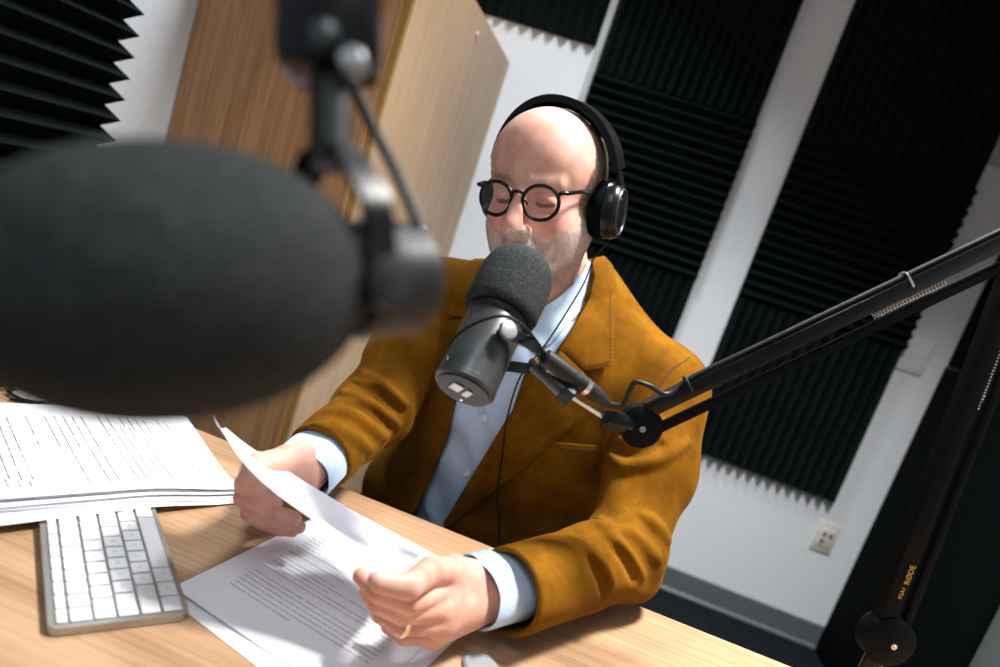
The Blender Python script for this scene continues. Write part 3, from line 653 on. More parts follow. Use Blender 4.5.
def drape(name, poly, fn, off, th, m, parent, step=3.5, d0=.5, d1=1.5, edge_round=True):
    """cloth piece with outline poly (pixels) laid on the surface fn, raised by off, thickness th"""
    poly = np.array(poly, float); n = len(poly); B = []
    for i in range(n):
        a, b = poly[i], poly[(i+1) % n]; k = max(1, int(np.linalg.norm(b-a)/step)); B += [a+(b-a)*j/k for j in range(k)]
    B = np.array(B); lo, hi = B.min(0), B.max(0); pts = [tuple(b) for b in B]
    def inside(x, y):
        c = False; j = len(B)-1
        for i in range(len(B)):
            if (B[i][1] > y) != (B[j][1] > y) and x < (B[j][0]-B[i][0])*(y-B[i][1])/(B[j][1]-B[i][1])+B[i][0]: c = not c
            j = i
        return c
    for i, x in enumerate(np.arange(lo[0], hi[0], step)):
        for y in np.arange(lo[1]+(i % 2)*step/2, hi[1], step):
            if inside(x, y) and np.min(np.linalg.norm(B-(x, y), axis=1)) > step*.6: pts.append((x, y))
    nb = len(B); r = delaunay_2d_cdt([Vector(p) for p in pts], [(i, (i+1) % nb) for i in range(nb)], [list(range(nb))], 1, 1e-4)
    P2 = np.array([tuple(v) for v in r[0]]); tri = [tuple(f) for f in r[2]]
    H, ok = hit(fn, P2, d0, d1); ok &= np.abs(fn(H)) < .004; tri = [f for f in tri if all(ok[i] for i in f) and max(np.linalg.norm(H[f[0]]-H[f[1]]), np.linalg.norm(H[f[1]]-H[f[2]])) < .035]
    lab = {}                                            # keep the largest connected patch only
    def root(a):
        while lab.setdefault(a, a) != a: a = lab[a]
        return a
    for f in tri:
        for b in f[1:]: lab[root(b)] = root(f[0])
    cn = {}
    for f in tri: cn[root(f[0])] = cn.get(root(f[0]), 0)+1
    tri = [f for f in tri if root(f[0]) == max(cn, key=cn.get)]; nr = grad(fn, H); bd = np.array([np.min(np.linalg.norm(B-p, axis=1)) for p in P2])
    rim = np.clip(bd/(step*1.2), 0, 1) if edge_round else np.ones(len(P2)); top = H+nr*(off+th*(.55+.45*rim))[:, None]; bot = H+nr*(off-.0005)
    us = sorted({i for f in tri for i in f}); ix = {a: b for b, a in enumerate(us)}; tri = [tuple(ix[i] for i in f) for f in tri]; top = top[us]; bot = bot[us]
    k = len(us); vs = list(top)+list(bot); cnt = {}
    for f in tri:
        for a, b in zip(f, f[1:]+f[:1]): cnt[(a, b)] = 1
    side = [(a, a+k, b+k, b) for (a, b) in cnt if (b, a) not in cnt]
    mb = MB().add(vs, tri+[tuple(i+k for i in f[::-1]) for f in tri]+side); return mb.build(name, m, parent, angle=1.0)
def seam(px, fn, off, r, mb, step=2.5, d0=.5, d1=1.5):
    P = np.array(px, float); Q = [P[0]]
    for a, b in zip(P[:-1], P[1:]):
        k = max(1, int(np.linalg.norm(b-a)/step)); Q += [a+(b-a)*j/k for j in range(1, k+1)]
    H, ok = hit(fn, np.array(Q), d0, d1); H = H[ok]
    if len(H) > 2: nr = grad(fn, H); mb.tube(H+nr*off, r, 6)
    return H
def stitches(px, fn, off, mb, gap=3.4, ln=1.9, r=.0008, d0=.5, d1=1.5):
    P = np.array(px, float); seg = np.linalg.norm(np.diff(P, axis=0), axis=1); cum = np.concatenate([[0], np.cumsum(seg)])
    f = lambda s: np.array([np.interp(s, cum, P[:, 0]), np.interp(s, cum, P[:, 1])])
    ss = np.arange(1, cum[-1]-ln, gap); A, oa = hit(fn, [f(s) for s in ss], d0, d1); Bq, ob = hit(fn, [f(s+ln) for s in ss], d0, d1)
    na = grad(fn, A)
    for a, b, n_, u_, v_ in zip(A, Bq, na, oa, ob):
        if u_ and v_ and np.linalg.norm(a-b) < .02: mb.tube([a+n_*(off-.0006), (a+b)/2+n_*(off+r), b+n_*(off-.0006)], r, 5)
# ------------------------------------------------------------- the man: joints
def rotm(yaw, pitch, roll):
    cy, sy, cp, sp, cr, sr = math.cos(yaw), math.sin(yaw), math.cos(pitch), math.sin(pitch), math.cos(roll), math.sin(roll)
    return V(cy, -sy, 0, sy, cy, 0, 0, 0, 1).reshape(3, 3)@V(-1, 0, 0, 0, -1, 0, 0, 0, 1).reshape(3, 3)@V(1, 0, 0, 0, cp, -sp, 0, sp, cp).reshape(3, 3)@V(cr, 0, sr, 0, 1, 0, -sr, 0, cr).reshape(3, 3)
HC = V(-.1190, 1.000, 1.2250); HR = rotm(-.220, -.17, .190)
hl = lambda P: ((np.asarray(P, f32)-HC.astype(f32))@HR.astype(f32))       # world -> head (x his right, y forward, z up)
hw = lambda p: HR@np.array(p, float)+HC
SHL, SHR = D(664, 390, 1.035), D(438, 300, 1.11)
TRL, TRR = D(590, 292, 1.075), D(514, 286, 1.11)
NB_ = (D(560, 300, 1.06)); CHEST = (SHL+SHR)/2+V(.0, .02, -.09); PEL = V(.03, 1.22, .56)
ELL, ELR = Zp(620, 558, .802), D(377, 406, .98)
WRL, WRR = Zp(497, 592, .793), Zp(300, 474, .812)
MICX = unit(SHL-SHR); UPT = unit(NB_-PEL); UPT = unit(UPT-MICX*UPT.dot(MICX)); FRT = np.cross(MICX, UPT)
A3 = np.array([MICX, FRT, UPT])                                       # torso axes
# ------------------------------------------------------------- head
def head_sdf(P):
    q = hl(P); ax = np.abs(q[:, 0]); s = np.stack([ax, q[:, 1], q[:, 2]], 1)
    d = ell(q, (0, -.014, .037), (.0780, .099, .087))
    d = smin(d, ell(q, (0, .028, .047), (.067, .061, .064)), .03)
    d = smin(d, ell(q, (0, .026, -.034), (.0555, .062, .072)), .03)
    d = smin(d, cap(s, (.0555, -.002, -.052), (.026, .066, -.100), .016, .017), .035)
    d = smin(d, ell(q, (0, .079, -.098), (.021, .017, .016)), .022)
    d = smin(d, ell(s, (.036, .052, -.034), (.026, .026, .026)), .025)
    d = smin(d, ell(s, (.035, .020, -.058), (.026, .046, .034)), .03)
    d = smin(d, cap(s, (.012, .088, .019), (.044, .0735, .019), .0075, .0050), .016)
    d = smax(d, -ell(s, (.031, .098, -.001), (.019, .015, .0125)), .012)
    eye = np.linalg.norm(s-np.array((.0315, .0745, -.003), f32), axis=1)
    d = smin(d, eye-.0138, .003)
    d = smax(d, -(np.abs(cap(s, (.0215, .0865, -.0085), (.031, .0895, -.0105), .0008)) - .0004), .0012)
    d = smax(d, -cap(s, (.031, .0895, -.0105), (.042, .0838, -.0075), .0009), .0015)      # lid line
    d = smax(d, -cap(s, (.021, .0865, .0065), (.042, .084, .0065), .0012), .005)          # lid crease
    n = cap(q, (0, .092, .010), (0, .1185, -.038), .0086, .0125)
    n = smin(n, cap(q, (0, .117, -.038), (0, .1175, -.040), .0128), .008)
    n = smin(n, ell(s, (.0148, .103, -.0445), (.0095, .0130, .0095)), .006)
    n = smin(n, cap(q, (0, .096, -.044), (0, .108, -.047), .0065), .006)
    d = smin(d, n, .012)
    d = smax(d, -ell(s, (.0075, .106, -.0505), (.0036, .0065, .0045)), .003)
    d = smin(d, ell(q, (0, .074, -.066), (.0265, .024, .026)), .018)
    d = smin(d, chain(s, [(0, .0985, -.0655), (.012, .0955, -.0655), (.024, .084, -.0705)], [.0048, .0042, .0018], .003), .006)
    d = smin(d, chain(s, [(0, .0960, -.0775), (.012, .0930, -.0770), (.023, .083, -.0725)], [.0056, .0048, .0018], .003), .006)
    d = smax(d, -chain(s, [(0, .1045, -.0712), (.012, .1005, -.0708), (.027, .0835, -.0725)], [.0022, .0020, .0016], .002), .003)
    d = smax(d, -cap(s, (.017, .098, -.042), (.034, .079, -.070), .0026, .0022), .010)    # nose to mouth fold
    d = smax(d, -cap(s, (.024, .084, -.0165), (.042, .079, -.020), .0012), .006)          # under the eye
    # ear
    e = smax(ell(s, (.079, -.010, -.006), (.010, .019, .032)), -ell(s, (.089, -.007, -.004), (.007, .012, .021)), .004)
    d = smin(d, e, .008)
    return d
NK0 = hw((0, -.035, -.055)); NK1 = NB_+V(0, .02, -.03)
def neck_sdf(P):
    d = cap(P, NK0, NK1, .053, .060)
    d = smin(d, cap(P, hw((.052, -.01, -.055)), NB_+FRT*.052+MICX*-.012-UPT*.03, .014, .012), .02)
    d = smin(d, cap(P, hw((-.052, -.01, -.055)), NB_+FRT*.052+MICX*.012-UPT*.03, .014, .012), .02)
    return smin(d, cap(P, hw((0, .055, -.085)), NB_+FRT*.045-UPT*.02, .022, .02), .045)
def torso_sdf(P, g=0.):
    d = ell(P, CHEST+UPT*-.04, (.185+g, .112+g, .20+g), A3)
    d = smin(d, ell(P, CHEST-UPT*.23+FRT*.005, (.165+g, .125+g, .17+g), A3), .06)
    d = smin(d, ell(P, PEL, (.175+g, .13+g, .12+g), A3), .08)
    d = smin(d, cap(P, SHL-MICX*.02, SHR+MICX*.02, .052+g), .05)
    d = smin(d, cap(P, SHL-MICX*.02, TRL, .036+g, .036+g), .04)
    return smin(d, cap(P, SHR+MICX*.02, TRR, .036+g, .036+g), .04)
# ------------------------------------------------------------- hands
def hand(defs, W, palm_r, k=.006):
    """defs: finger -> (joint points, radii); W wrist"""
    segs = defs
    def f(P):
        d = None
        for nm, (pts, rs) in segs.items():
            base = chain(P, pts[1:], rs[1:], .002)
            d = base if d is None else smin(d, base, .0028)
        pa = None
        for nm, (pts, rs) in segs.items():
            e = cap(P, pts[0], pts[1], rs[0], rs[1]*1.08); pa = e if pa is None else smin(pa, e, .014)
        d = smin(d, pa, .007)
        return d
    return f
def J_(*pz): return [Zp(*p) for p in pz]
LW = Zp(492, 592, .790)
LH = {'index': (J_((482, 583, .795), (446, 590, .812), (410, 603, .826), (378, 592, .838), (361, 576, .842)), [.017, .0125, .0102, .0090, .0076]),
      'middle': (J_((486, 592, .790), (446, 608, .802), (402, 613, .812), (377, 603, .822), (368, 592, .828)), [.019, .0125, .0104, .0090, .0078]),
      'ring': (J_((486, 600, .784), (442, 624, .787), (399, 625, .794), (381, 614, .800), (373, 604, .806)), [.018, .0120, .0098, .0086, .0074]),
      'little': (J_((484, 606, .778), (435, 635, .768), (404, 636, .768), (389, 626, .770), (383, 617, .776)), [.016, .0112, .0086, .0076, .0066]),
      'thumb': (J_((482, 578, .800), (452, 572, .826), (430, 571, .842), (409, 586, .850), (378, 581, .853)), [.018, .0155, .0135, .0122, .0092])}
RW = Zp(306, 469, .817)
RH = {'index': (J_((305, 462, .825), (258, 466, .850), (245, 484, .838), (259, 496, .818), (275, 503, .812)), [.018, .0128, .0106, .0092, .0078]),
      'middle': (J_((306, 464, .820), (254, 473, .838), (244, 497, .818), (268, 512, .800), (294, 518, .800)), [.019, .0128, .0106, .0094, .0080]),
      'ring': (J_((307, 467, .815), (255, 484, .824), (250, 512, .797), (275, 523, .786), (299, 527, .787)), [.018, .0120, .0100, .0088, .0076]),
      'little': (J_((308, 470, .810), (259, 497, .808), (261, 521, .779), (280, 529, .772), (293, 531, .774)), [.016, .0112, .0086, .0076, .0066]),
      'thumb': (J_((304, 458, .828), (290, 460, .842), (277, 462, .846), (264, 466, .850), (254, 472, .848)), [.018, .0145, .0120, .0105, .0085])}
lh, rh = hand(LH, LW, .02), hand(RH, RW, .02)
allp = lambda H: [p for v_ in H.values() for p in v_[0]]
HIPL, HIPR = PEL+MICX*.09, PEL-MICX*.09
KNL, KNR = HIPL+V(.05, -.42, -.02), HIPR+V(-.06, -.42, -.02)
FTL, FTR = V(KNL[0], KNL[1]+.03, .07), V(KNR[0], KNR[1]+.03, .07)
body = Field()
body.add(torso_sdf, [CHEST+A3.T@V(x, y, z) for x in (-.21, .21) for y in (-.13, .13) for z in (-.5, .2)], .03, .03)
body.add(lambda P: smin(chain(P, [SHL, ELL, WRL, LW], [.046, .036, .026, .024], .01), chain(P, [SHR, ELR, WRR, RW], [.046, .036, .026, .024], .01), .001), [SHL, SHR, ELL, ELR, WRL, WRR, LW, RW], .05, .02)
body.add(neck_sdf, [NK0, NK1, NB_+FRT*.05, hw((0, .055, -.085)), hw((.05, 0, -.05)), hw((-.05, 0, -.05))], .065, .03)
body.add(head_sdf, [hw((x, y, z)) for x in (-.09, .09) for y in (-.12, .135) for z in (-.12, .125)], .01, .016)
body.add(lh, allp(LH)+[LW], .022, .012); body.add(rh, allp(RH)+[RW], .022, .012)
def legs(P, g=0.):
    d = smin(chain(P, [HIPL, KNL, FTL], [.078+g, .056+g, .040+g], .02), chain(P, [HIPR, KNR, FTR], [.078+g, .056+g, .040+g], .02), .02); return d
body.add(legs, [HIPL, HIPR, KNL, KNR, FTL, FTR], .09, .04)
feet = lambda P: smin(cap(P, FTL-V(0, -.03, .03), FTL+V(0, -.17, -.035), .036, .030), cap(P, FTR-V(0, -.03, .03), FTR+V(0, -.17, -.035), .036, .030), .001)
body.add(feet, [FTL, FTR, FTL+V(0, -.2, -.03), FTR+V(0, -.2, -.03)], .05, .03)
lo, hi = body.bounds(); bp, bf = surface(body, lo, hi, .0024, 8)
# skin colour regions in head space: beard, lips, flush, scalp stubble
q = hl(bp); ax_ = np.abs(q[:, 0]); isH = (np.linalg.norm(q, axis=1) < .19)
def sm(x, a, b): t = np.clip((x-a)/(b-a), 0, 1); return t*t*(3-2*t)
jaw = sm(-q[:, 2], .030, .052)*sm(q[:, 1], -.02, .01)
clean = 1-sm(np.hypot((ax_-.036)/.020, (q[:, 2]+.030)/.026), .8, 1.15)
beard = jaw*(1-clean)*(1-sm(-q[:, 2], .112, .13))*sm(q[:, 1], .0, .02); sidebrd = sm(ax_, .052, .060)*sm(-q[:, 2], -.005, .02)*sm(q[:, 1], -.012, .004)*(1-sm(q[:, 1], .030, .045))*(1-sm(-q[:, 2], .1, .115))
beard = np.maximum(beard, sidebrd)*isH
lips = (1-sm(np.hypot(ax_/.022, (q[:, 2]+.0715)/.0085), .8, 1.1))*(q[:, 1] > .08)*isH
nose = np.exp(-((q[:, 0]/.016)**2+((q[:, 2]+.036)/.018)**2))*(q[:, 1] > .09); cheek = np.exp(-(((ax_-.042)/.02)**2+((q[:, 2]+.03)/.02)**2))*(q[:, 1] > .03)
eyer = np.exp(-(((ax_-.031)/.018)**2+((q[:, 2]+.004)/.012)**2))*(q[:, 1] > .06)*.6
red = np.clip(nose+cheek*.8+lips*1.2+eyer, 0, 1.2)*isH
hands_ = np.exp(-np.minimum.reduce([np.linalg.norm(bp-j, axis=1) for H in (LH, RH) for v_ in H.values() for j in v_[0][2:]])/.009)*.5
red = np.maximum(red, hands_); lash = (np.abs(q[:, 2]+.0095+ (ax_-.031)**2*-8) < .0030)*(np.abs(ax_-.031) < .013)*(q[:, 1] > .078)*(q[:, 1] < .095)*isH
brow = np.exp(-(((q[:, 2]-.021-(ax_-.02)*.12)/.0040)**2))*sm(ax_, .010, .016)*(1-sm(ax_, .044, .052))*(q[:, 1] > .06)*isH
att = np.stack([beard*.9, red, np.clip(lash*1.+brow*.12, 0, 1)], 1)
def skin(nt, b):
    at = N(nt, 'ShaderNodeAttribute', attribute_name='zones'); sp = N(nt, 'ShaderNodeSeparateColor'); nt.links.new(at.outputs['Color'], sp.inputs[0])
    m = coords(nt); n1 = N(nt, 'ShaderNodeTexNoise', Scale=45., Detail=4.); nt.links.new(m.outputs[0], n1.inputs['Vector'])
    base = ramp(nt, [(.3, (.57, .275, .205)), (.7, (.69, .40, .32))]); nt.links.new(n1.outputs['Fac'], base.inputs['Fac'])
    def mix(fac, a, col, mul=1.):
        x = N(nt, 'ShaderNodeMix', data_type='RGBA'); k = N(nt, 'ShaderNodeMath', operation='MULTIPLY'); nt.links.new(fac, k.inputs[0]); k.inputs[1].default_value = mul; k.use_clamp = True
        nt.links.new(k.outputs[0], x.inputs['Factor']); nt.links.new(a, x.inputs['A']); x.inputs['B'].default_value = (*col, 1); return x.outputs['Result']
    n2 = N(nt, 'ShaderNodeTexNoise', Scale=1100., Detail=2.); nt.links.new(m.outputs[0], n2.inputs['Vector'])
    c = mix(sp.outputs[1], base.outputs['Color'], (.62, .20, .16), .55)
    bm = N(nt, 'ShaderNodeMath', operation='MULTIPLY'); nt.links.new(sp.outputs[0], bm.inputs[0]); r2 = ramp(nt, [(.42, (0, 0, 0)), (.56, (1, 1, 1))]); nt.links.new(n2.outputs['Fac'], r2.inputs['Fac']); nt.links.new(r2.outputs['Color'], bm.inputs[1])
    c = mix(bm.outputs[0], c, (.74, .68, .64), .95); c = mix(sp.outputs[2], c, (.06, .03, .02), .85)
    nt.links.new(c, b.inputs['Base Color']); bump(nt, b, n2.outputs['Fac'], .12, .0006)
M['skin'] = mat('skin', (.6, .33, .24), .48, spec=.4, build=skin, Subsurface_Weight=.12, Subsurface_Scale=.006)
M['skin'].node_tree.nodes['Principled BSDF'].inputs['Subsurface Radius'].default_value = (1, .35, .2)
man = np_mesh('person', bp, bf, 'skin', loc=(PEL[0], PEL[1], 0), attr={'zones': att})
tag(man, 'man in a mustard jacket and blue shirt reading from a page at the desk', 'person')

# ------------------------------------------------------------- shirt and jacket
def arms(P, rs, ends):
    (aL, aR) = ends
    return smin(chain(P, [SHL, ELL, aL], rs, .03), chain(P, [SHR, ELR, aR], rs, .03), .001)
CFL = Zp(474, 592, .793); CFR = ELR+(WRR-ELR)*1.0            # shirt cuff ends
JCL, JCR = Zp(507, 592, .800), ELR+(WRR-ELR)*.80               # jacket cuff ends
shirt = Field()
def shirt_t(P): 
    d = torso_sdf(P, .006); d = d+.0030*np.sin(((P-CHEST)@(UPT*.8+MICX*.6))*95+vnoise(P, 9.)*7)*1.0
    return smax(d, (P-NB_)@unit(UPT+FRT*-.25)-.02, .006)
shirt.add(shirt_t, [CHEST+A3.T@V(x, y, z) for x in (-.21, .21) for y in (-.13, .13) for z in (-.42, .2)], .03, .01)
# jacket: base volume, opening, folds
FOLD_L = [[(583, 499), (598, 505), (618, 508), (641, 508), (664, 501), (680, 491)], [(611, 456), (624, 466), (644, 464), (667, 456), (687, 443)], [(565, 532), (585, 526), (601, 527), (618, 542), (631, 559), (642, 575)],
          [(572, 540), (588, 549), (601, 565), (611, 582)], [(618, 549), (619, 568), (616, 588), (616, 604)], [(598, 519), (614, 529), (634, 535), (651, 552), (658, 559)], [(644, 516), (658, 527), (667, 540)], [(622, 440), (640, 436), (662, 424)]]
CREASE_L = [[(590, 514), (611, 519), (638, 522), (661, 519)], [(598, 483), (614, 491), (644, 493), (671, 479)], [(605, 539), (624, 559), (634, 578)], [(590, 560), (600, 576), (606, 592)], [(613, 436), (606, 466), (598, 496), (584, 520)], [(614, 448), (632, 453), (660, 444)]]
FOLD_R = [[(343, 392), (370, 404), (398, 425)], [(328, 412), (355, 416), (385, 437)], [(318, 425), (345, 432), (370, 450)], [(360, 372), (385, 386), (404, 404)], [(300, 436), (322, 446), (340, 466)]]
CREASE_R = [[(345, 402), (366, 410), (392, 428)], [(352, 382), (378, 394), (400, 410)]]
def sleeve(P):
    dl = chain(P, [SHL, SHL*.5+ELL*.5+V(.012, .01, 0), ELL+V(.002, .006, .0), JCL], [.071, .060, .053, .0475], .03)
    dr = chain(P, [SHR, SHR*.5+ELR*.5, ELR, JCR], [.070, .057, .052, .0450], .03)
    w = 1.0
    dl = dl-.0028*np.sin(((P-ELL)@unit(V(.5, .2, .9)))*72+vnoise(P, 11., 3)*8)*np.exp(-(np.linalg.norm(P-ELL, axis=1)/.12)**2)
    dr = dr-.0030*np.sin(((P-ELR)@unit(JCR-SHR))*80+vnoise(P, 11., 5)*8)*np.exp(-(np.linalg.norm(P-ELR, axis=1)/.11)**2)
    dl = smax(dl, (P-JCL)@unit(JCL-ELL), .004); dr = smax(dr, (P-JCR)@unit(JCR-ELR), .004)
    for C_, E_ in ((JCL, ELL), (JCR, ELR)):      # hollow cuff
        ax = unit(C_-E_); c = cap(P, C_-ax*.03, C_+ax*.05, .0415 if C_ is JCL else .0400); (dl, dr) = (smax(dl, -c, .002), dr) if C_ is JCL else (dl, smax(dr, -c, .002))
    return np.minimum(dl, dr)
CA_ = unit(unit(NK0-NK1)-FRT*.30); CF_ = unit(FRT-CA_*FRT.dot(CA_)); CS_ = np.cross(CF_, CA_)
CRING = [NK1+CA_*(.040-.012*math.cos(a))-CF_*.010+(CF_*math.cos(a)*.075+CS_*math.sin(a)*.078) for a in np.linspace(1.0, 2*PI-1.0, 15)]
def jt(P):
    d = torso_sdf(P, .017); d = smin(d, ell(P, CHEST-UPT*.30-MICX*.035, (.215, .15, .17), A3), .06)
    d = d+.0022*np.sin(((P-CHEST)@(UPT*.9+MICX*.3))*48+vnoise(P, 7., 9)*6)*np.clip(-((P-CHEST)@UPT)*6, 0, 1)
    d = smin(d, chain(P, CRING, [.010]+[.017]*(len(CRING)-2)+[.010], .01), .016)
    return d
jbox = [CHEST+A3.T@V(x, y, z) for x in (-.23, .23) for y in (-.16, .16) for z in (-.5, .2)]
jbase = Field(); jbase.add(jt, jbox, .03, .02); jbase.add(sleeve, [SHL, SHR, ELL, ELR, JCL, JCR], .075, .016)
def fold_pts(L):
    out = []
    for f in L:
        P, ok = hit(jbase, spline(V(*np.ravel(f)).reshape(-1, 2), 4)); P = P[ok]
        if len(P) > 4 and np.linalg.norm(np.diff(P, axis=0), axis=1).max() < .03: out.append(P)
    return out
FP = [p for p in fold_pts(FOLD_L+FOLD_R)]; CP = [p for p in fold_pts(CREASE_L+CREASE_R)]
def polyline(P, pts, r):
    d = None; m = len(pts)
    for i in range(m-1):
        e = cap(P, pts[i], pts[i+1], r*(.35+.65*math.sin(PI*(i+.2)/(m-.6)))); d = e if d is None else np.minimum(d, e)
    return d
def folds(P, d):
    m = np.abs(d) < .03
    if not m.any(): return d
    Q = P[m]; dd = d[m]
    for pts in FP:
        lo_, hi_ = pts.min(0)-.03, pts.max(0)+.03; w = np.all((Q > lo_) & (Q < hi_), axis=1)
        if w.any() and np.ptp(pts, axis=0).max() < .3: dd[w] = smin(dd[w], polyline(Q[w], pts, .0078), .011)
    for pts in CP:
        lo_, hi_ = pts.min(0)-.03, pts.max(0)+.03; w = np.all((Q > lo_) & (Q < hi_), axis=1)
        if w.any() and np.ptp(pts, axis=0).max() < .3: dd[w] = smax(dd[w], -polyline(Q[w], pts, .0058), .010)
    d = d.copy(); d[m] = dd; return d
# opening in front: edges given by what the photo shows, turned into torso coordinates
EL_, _ = hit(jbase, [(608, 250), (590, 302), (548, 362), (509, 420), (478, 470), (446, 526)])
ER_, _ = hit(jbase, [(508, 262), (478, 320), (458, 390), (447, 440), (430, 478), (413, 511)])
tl = lambda P: (P-CHEST)@A3.T
el, er = tl(EL_), tl(ER_)
def opening(P):
    q = tl(P); o = lambda e: np.interp(q[:, 2], e[::-1, 2], e[::-1, 0])
    xl, xr = o(el[np.argsort(-el[:, 2])]), o(er[np.argsort(-er[:, 2])])
    return np.maximum(np.maximum(q[:, 0]-xl, xr-q[:, 0]), -(q[:, 1]-.00))*.8
def carve(P, d): return smax(d, -opening(P), .003)
def inner(P, d):     # hollow shell so that the jacket is a garment, with the shirt inside
    return smax(smax(d, -(torso_sdf(P, .0085)), .002), -(neck_sdf(P)-.008), .002)
jfull = Field(); jfull.g = jbase.g; jfull.post = [folds, inner, carve]
jsolid = Field(); jsolid.g = jbase.g; jsolid.post = [folds]
jtor = Field(); jtor.g = jbase.g[:1]; jtor.post = [folds]
lo, hi = shirt.bounds(); sp_, sf_ = surface(shirt, lo, hi, .003, 8)
def shirtmat(nt, b):
    m = coords(nt, (900, 900, 900)); n = N(nt, 'ShaderNodeTexNoise', Scale=1., Detail=1.); nt.links.new(m.outputs[0], n.inputs['Vector'])
    r = ramp(nt, [(.3, (.42, .56, .76)), (.7, (.52, .66, .84))]); nt.links.new(n.outputs['Fac'], r.inputs['Fac']); nt.links.new(r.outputs['Color'], b.inputs['Base Color'])
M['shirt'] = mat('light_blue_cotton', (.42, .56, .74), .8, spec=.2, build=shirtmat, Sheen_Weight=.1)
so_ = np_mesh('shirt', sp_, sf_, 'shirt', man)
lo, hi = jbase.bounds(); jp, jf = surface(jfull, lo, hi, .003, 8)
def suede(nt, b):
    m = coords(nt); n = N(nt, 'ShaderNodeTexNoise', Scale=14., Detail=6., Roughness=.65); nt.links.new(m.outputs[0], n.inputs['Vector'])
    r = ramp(nt, [(.28, (.078, .029, .0018)), (.55, (.150, .060, .0030)), (.75, (.225, .096, .006))]); nt.links.new(n.outputs['Fac'], r.inputs['Fac']); nt.links.new(r.outputs['Color'], b.inputs['Base Color'])
    n2 = N(nt, 'ShaderNodeTexNoise', Scale=700., Detail=2.); nt.links.new(m.outputs[0], n2.inputs['Vector']); bump(nt, b, n2.outputs['Fac'], .35, .0008)
M['suede'] = mat('mustard_fine_corduroy', (.36, .15, .012), .9, spec=.05, build=suede, Sheen_Weight=.06, Sheen_Roughness=.4)
M['suede'].node_tree.nodes['Principled BSDF'].inputs['Sheen Tint'].default_value = (1, .55, .12, 1)
M['thread'] = mat('dark_thread', (.035, .014, .003), .8)
jo = np_mesh('jacket', jp, jf, 'suede', man)
M['trouser'] = mat('dark_trouser_cloth', (.02, .022, .03), .85, build=noisy(300, (.016, .018, .025), (.024, .026, .034)))
tf = Field(); tf.add(lambda P: smin(legs(P, .008), ell(P, PEL-UPT*.02, (.185, .145, .11), A3), .04), [HIPL, HIPR, KNL, KNR, FTL, FTR, PEL+V(.15, .15, .1), PEL-V(.15, .15, .1)], .1, .02)
tp_, tq_ = surface(tf, *tf.bounds(), .006, 8); np_mesh('trousers', tp_, tq_, 'trouser', man)
ff = Field(); ff.add(lambda P: feet(P)-.006, [FTL, FTR, FTL+V(0, -.2, -.03), FTR+V(0, -.2, -.03)], .05, 0)
for s, (A_f) in enumerate((FTL, FTR)):
    g_ = Field(); g_.add(lambda P, A_f=A_f: smax(cap(P, A_f-V(0, -.03, .03), A_f+V(0, -.17, -.035), .042, .036), .006-P[:, 2], .004), [A_f, A_f+V(0, -.2, -.03)], .05, 0)
    a_, b_ = surface(g_, *g_.bounds(), .005, 8); np_mesh('shoe', a_, b_, 'blackmatte', man)
# ------------------------------------------------------------- cuffs, collars, lapels, pocket, buttons
for C_, E_, r_, ln in ((CFL, ELL, .0385, .06), (CFR, ELR, .0368, .06)):
    ax = unit(C_-E_); u_ = unit(np.cross(ax, (0, 0, 1.))); w_ = np.cross(ax, u_); vs = []; nn = 56
    prof = [(-ln, r_+.001), (-.03, r_+.0012), (-.003, r_+.0012), (0, r_), (-.002, r_-.0018), (-.02, r_-.002), (-ln, r_-.002)]
    for t, r in prof:
        for k in range(nn):
            a = 2*PI*k/nn; rr = r*(1+.05*math.cos(2*a+.4)+.016*math.sin(5*a+t*60)+.008*math.sin(9*a)); vs.append(C_+ax*(t+.002*math.sin(3*a))+rr*(u_*math.cos(a)*1.03+w_*math.sin(a)*.97))
    m_ = len(prof); fs = [(i*nn+k, i*nn+(k+1) % nn, (i+1)*nn+(k+1) % nn, (i+1)*nn+k) for i in range(m_-1) for k in range(nn)]
    MB().add(vs, fs).build('cuff', 'shirt', so_, angle=1.0)
nf_ = Field(); nf_.add(lambda P: smin(neck_sdf(P), shirt_t(P), .02), jbox+[NK0, NK1, NB_+FRT*.05], .065, 0)
drape('collar_leaf', [(587, 258), (592, 262), (597, 282), (593, 294), (576, 314), (551, 344), (538, 350), (530, 334), (536, 322), (541, 307), (560, 295), (575, 280), (583, 267)], nf_, .0045, .003, 'shirt', so_, 3)
drape('collar_leaf', [(515, 300), (534, 308), (537, 326), (520, 345), (500, 336), (498, 312)], nf_, .0045, .003, 'shirt', so_, 3)
def ringband(name, fn, c, ax, fr, h0, h1, off, th, a0, a1, m, parent, flare=0., hf=None):
    ax = unit(ax); f = unit(fr-ax*np.dot(fr, ax)); s = np.cross(f, ax); G = []; na, nh = 56, 8
    for i in range(na+1):
        a = a0+(a1-a0)*i/na; d = f*math.cos(a)+s*math.sin(a)
        for j in range(nh+1):
            hh = h0+(h1-h0)*(j/nh)*(hf(a) if hf else 1); o = c+ax*hh; t = .14
            for _ in range(30): t -= float(fn((o+d*t)[None])[0])*.8
            G.append((o, d, t+off+flare*(1-j/nh)))
    vs = [o+d*t for o, d, t in G]+[o+d*(t+th) for o, d, t in G]; k = len(G); n = nh+1
    q = [(i*n+j, (i+1)*n+j, (i+1)*n+j+1, i*n+j+1) for i in range(na) for j in range(nh)]
    ring = [i*n for i in range(na+1)]+[na*n+j for j in range(1, nh+1)]+[i*n+nh for i in range(na-1, -1, -1)]+[j for j in range(nh-1, 0, -1)]
    fs = [x[::-1] for x in q]+[tuple(a+k for a in x) for x in q]+[(ring[i], ring[(i+1) % len(ring)], ring[(i+1) % len(ring)]+k, ring[i]+k) for i in range(len(ring))]
    return MB().add(vs, fs).build(name, m, parent, angle=1.0)
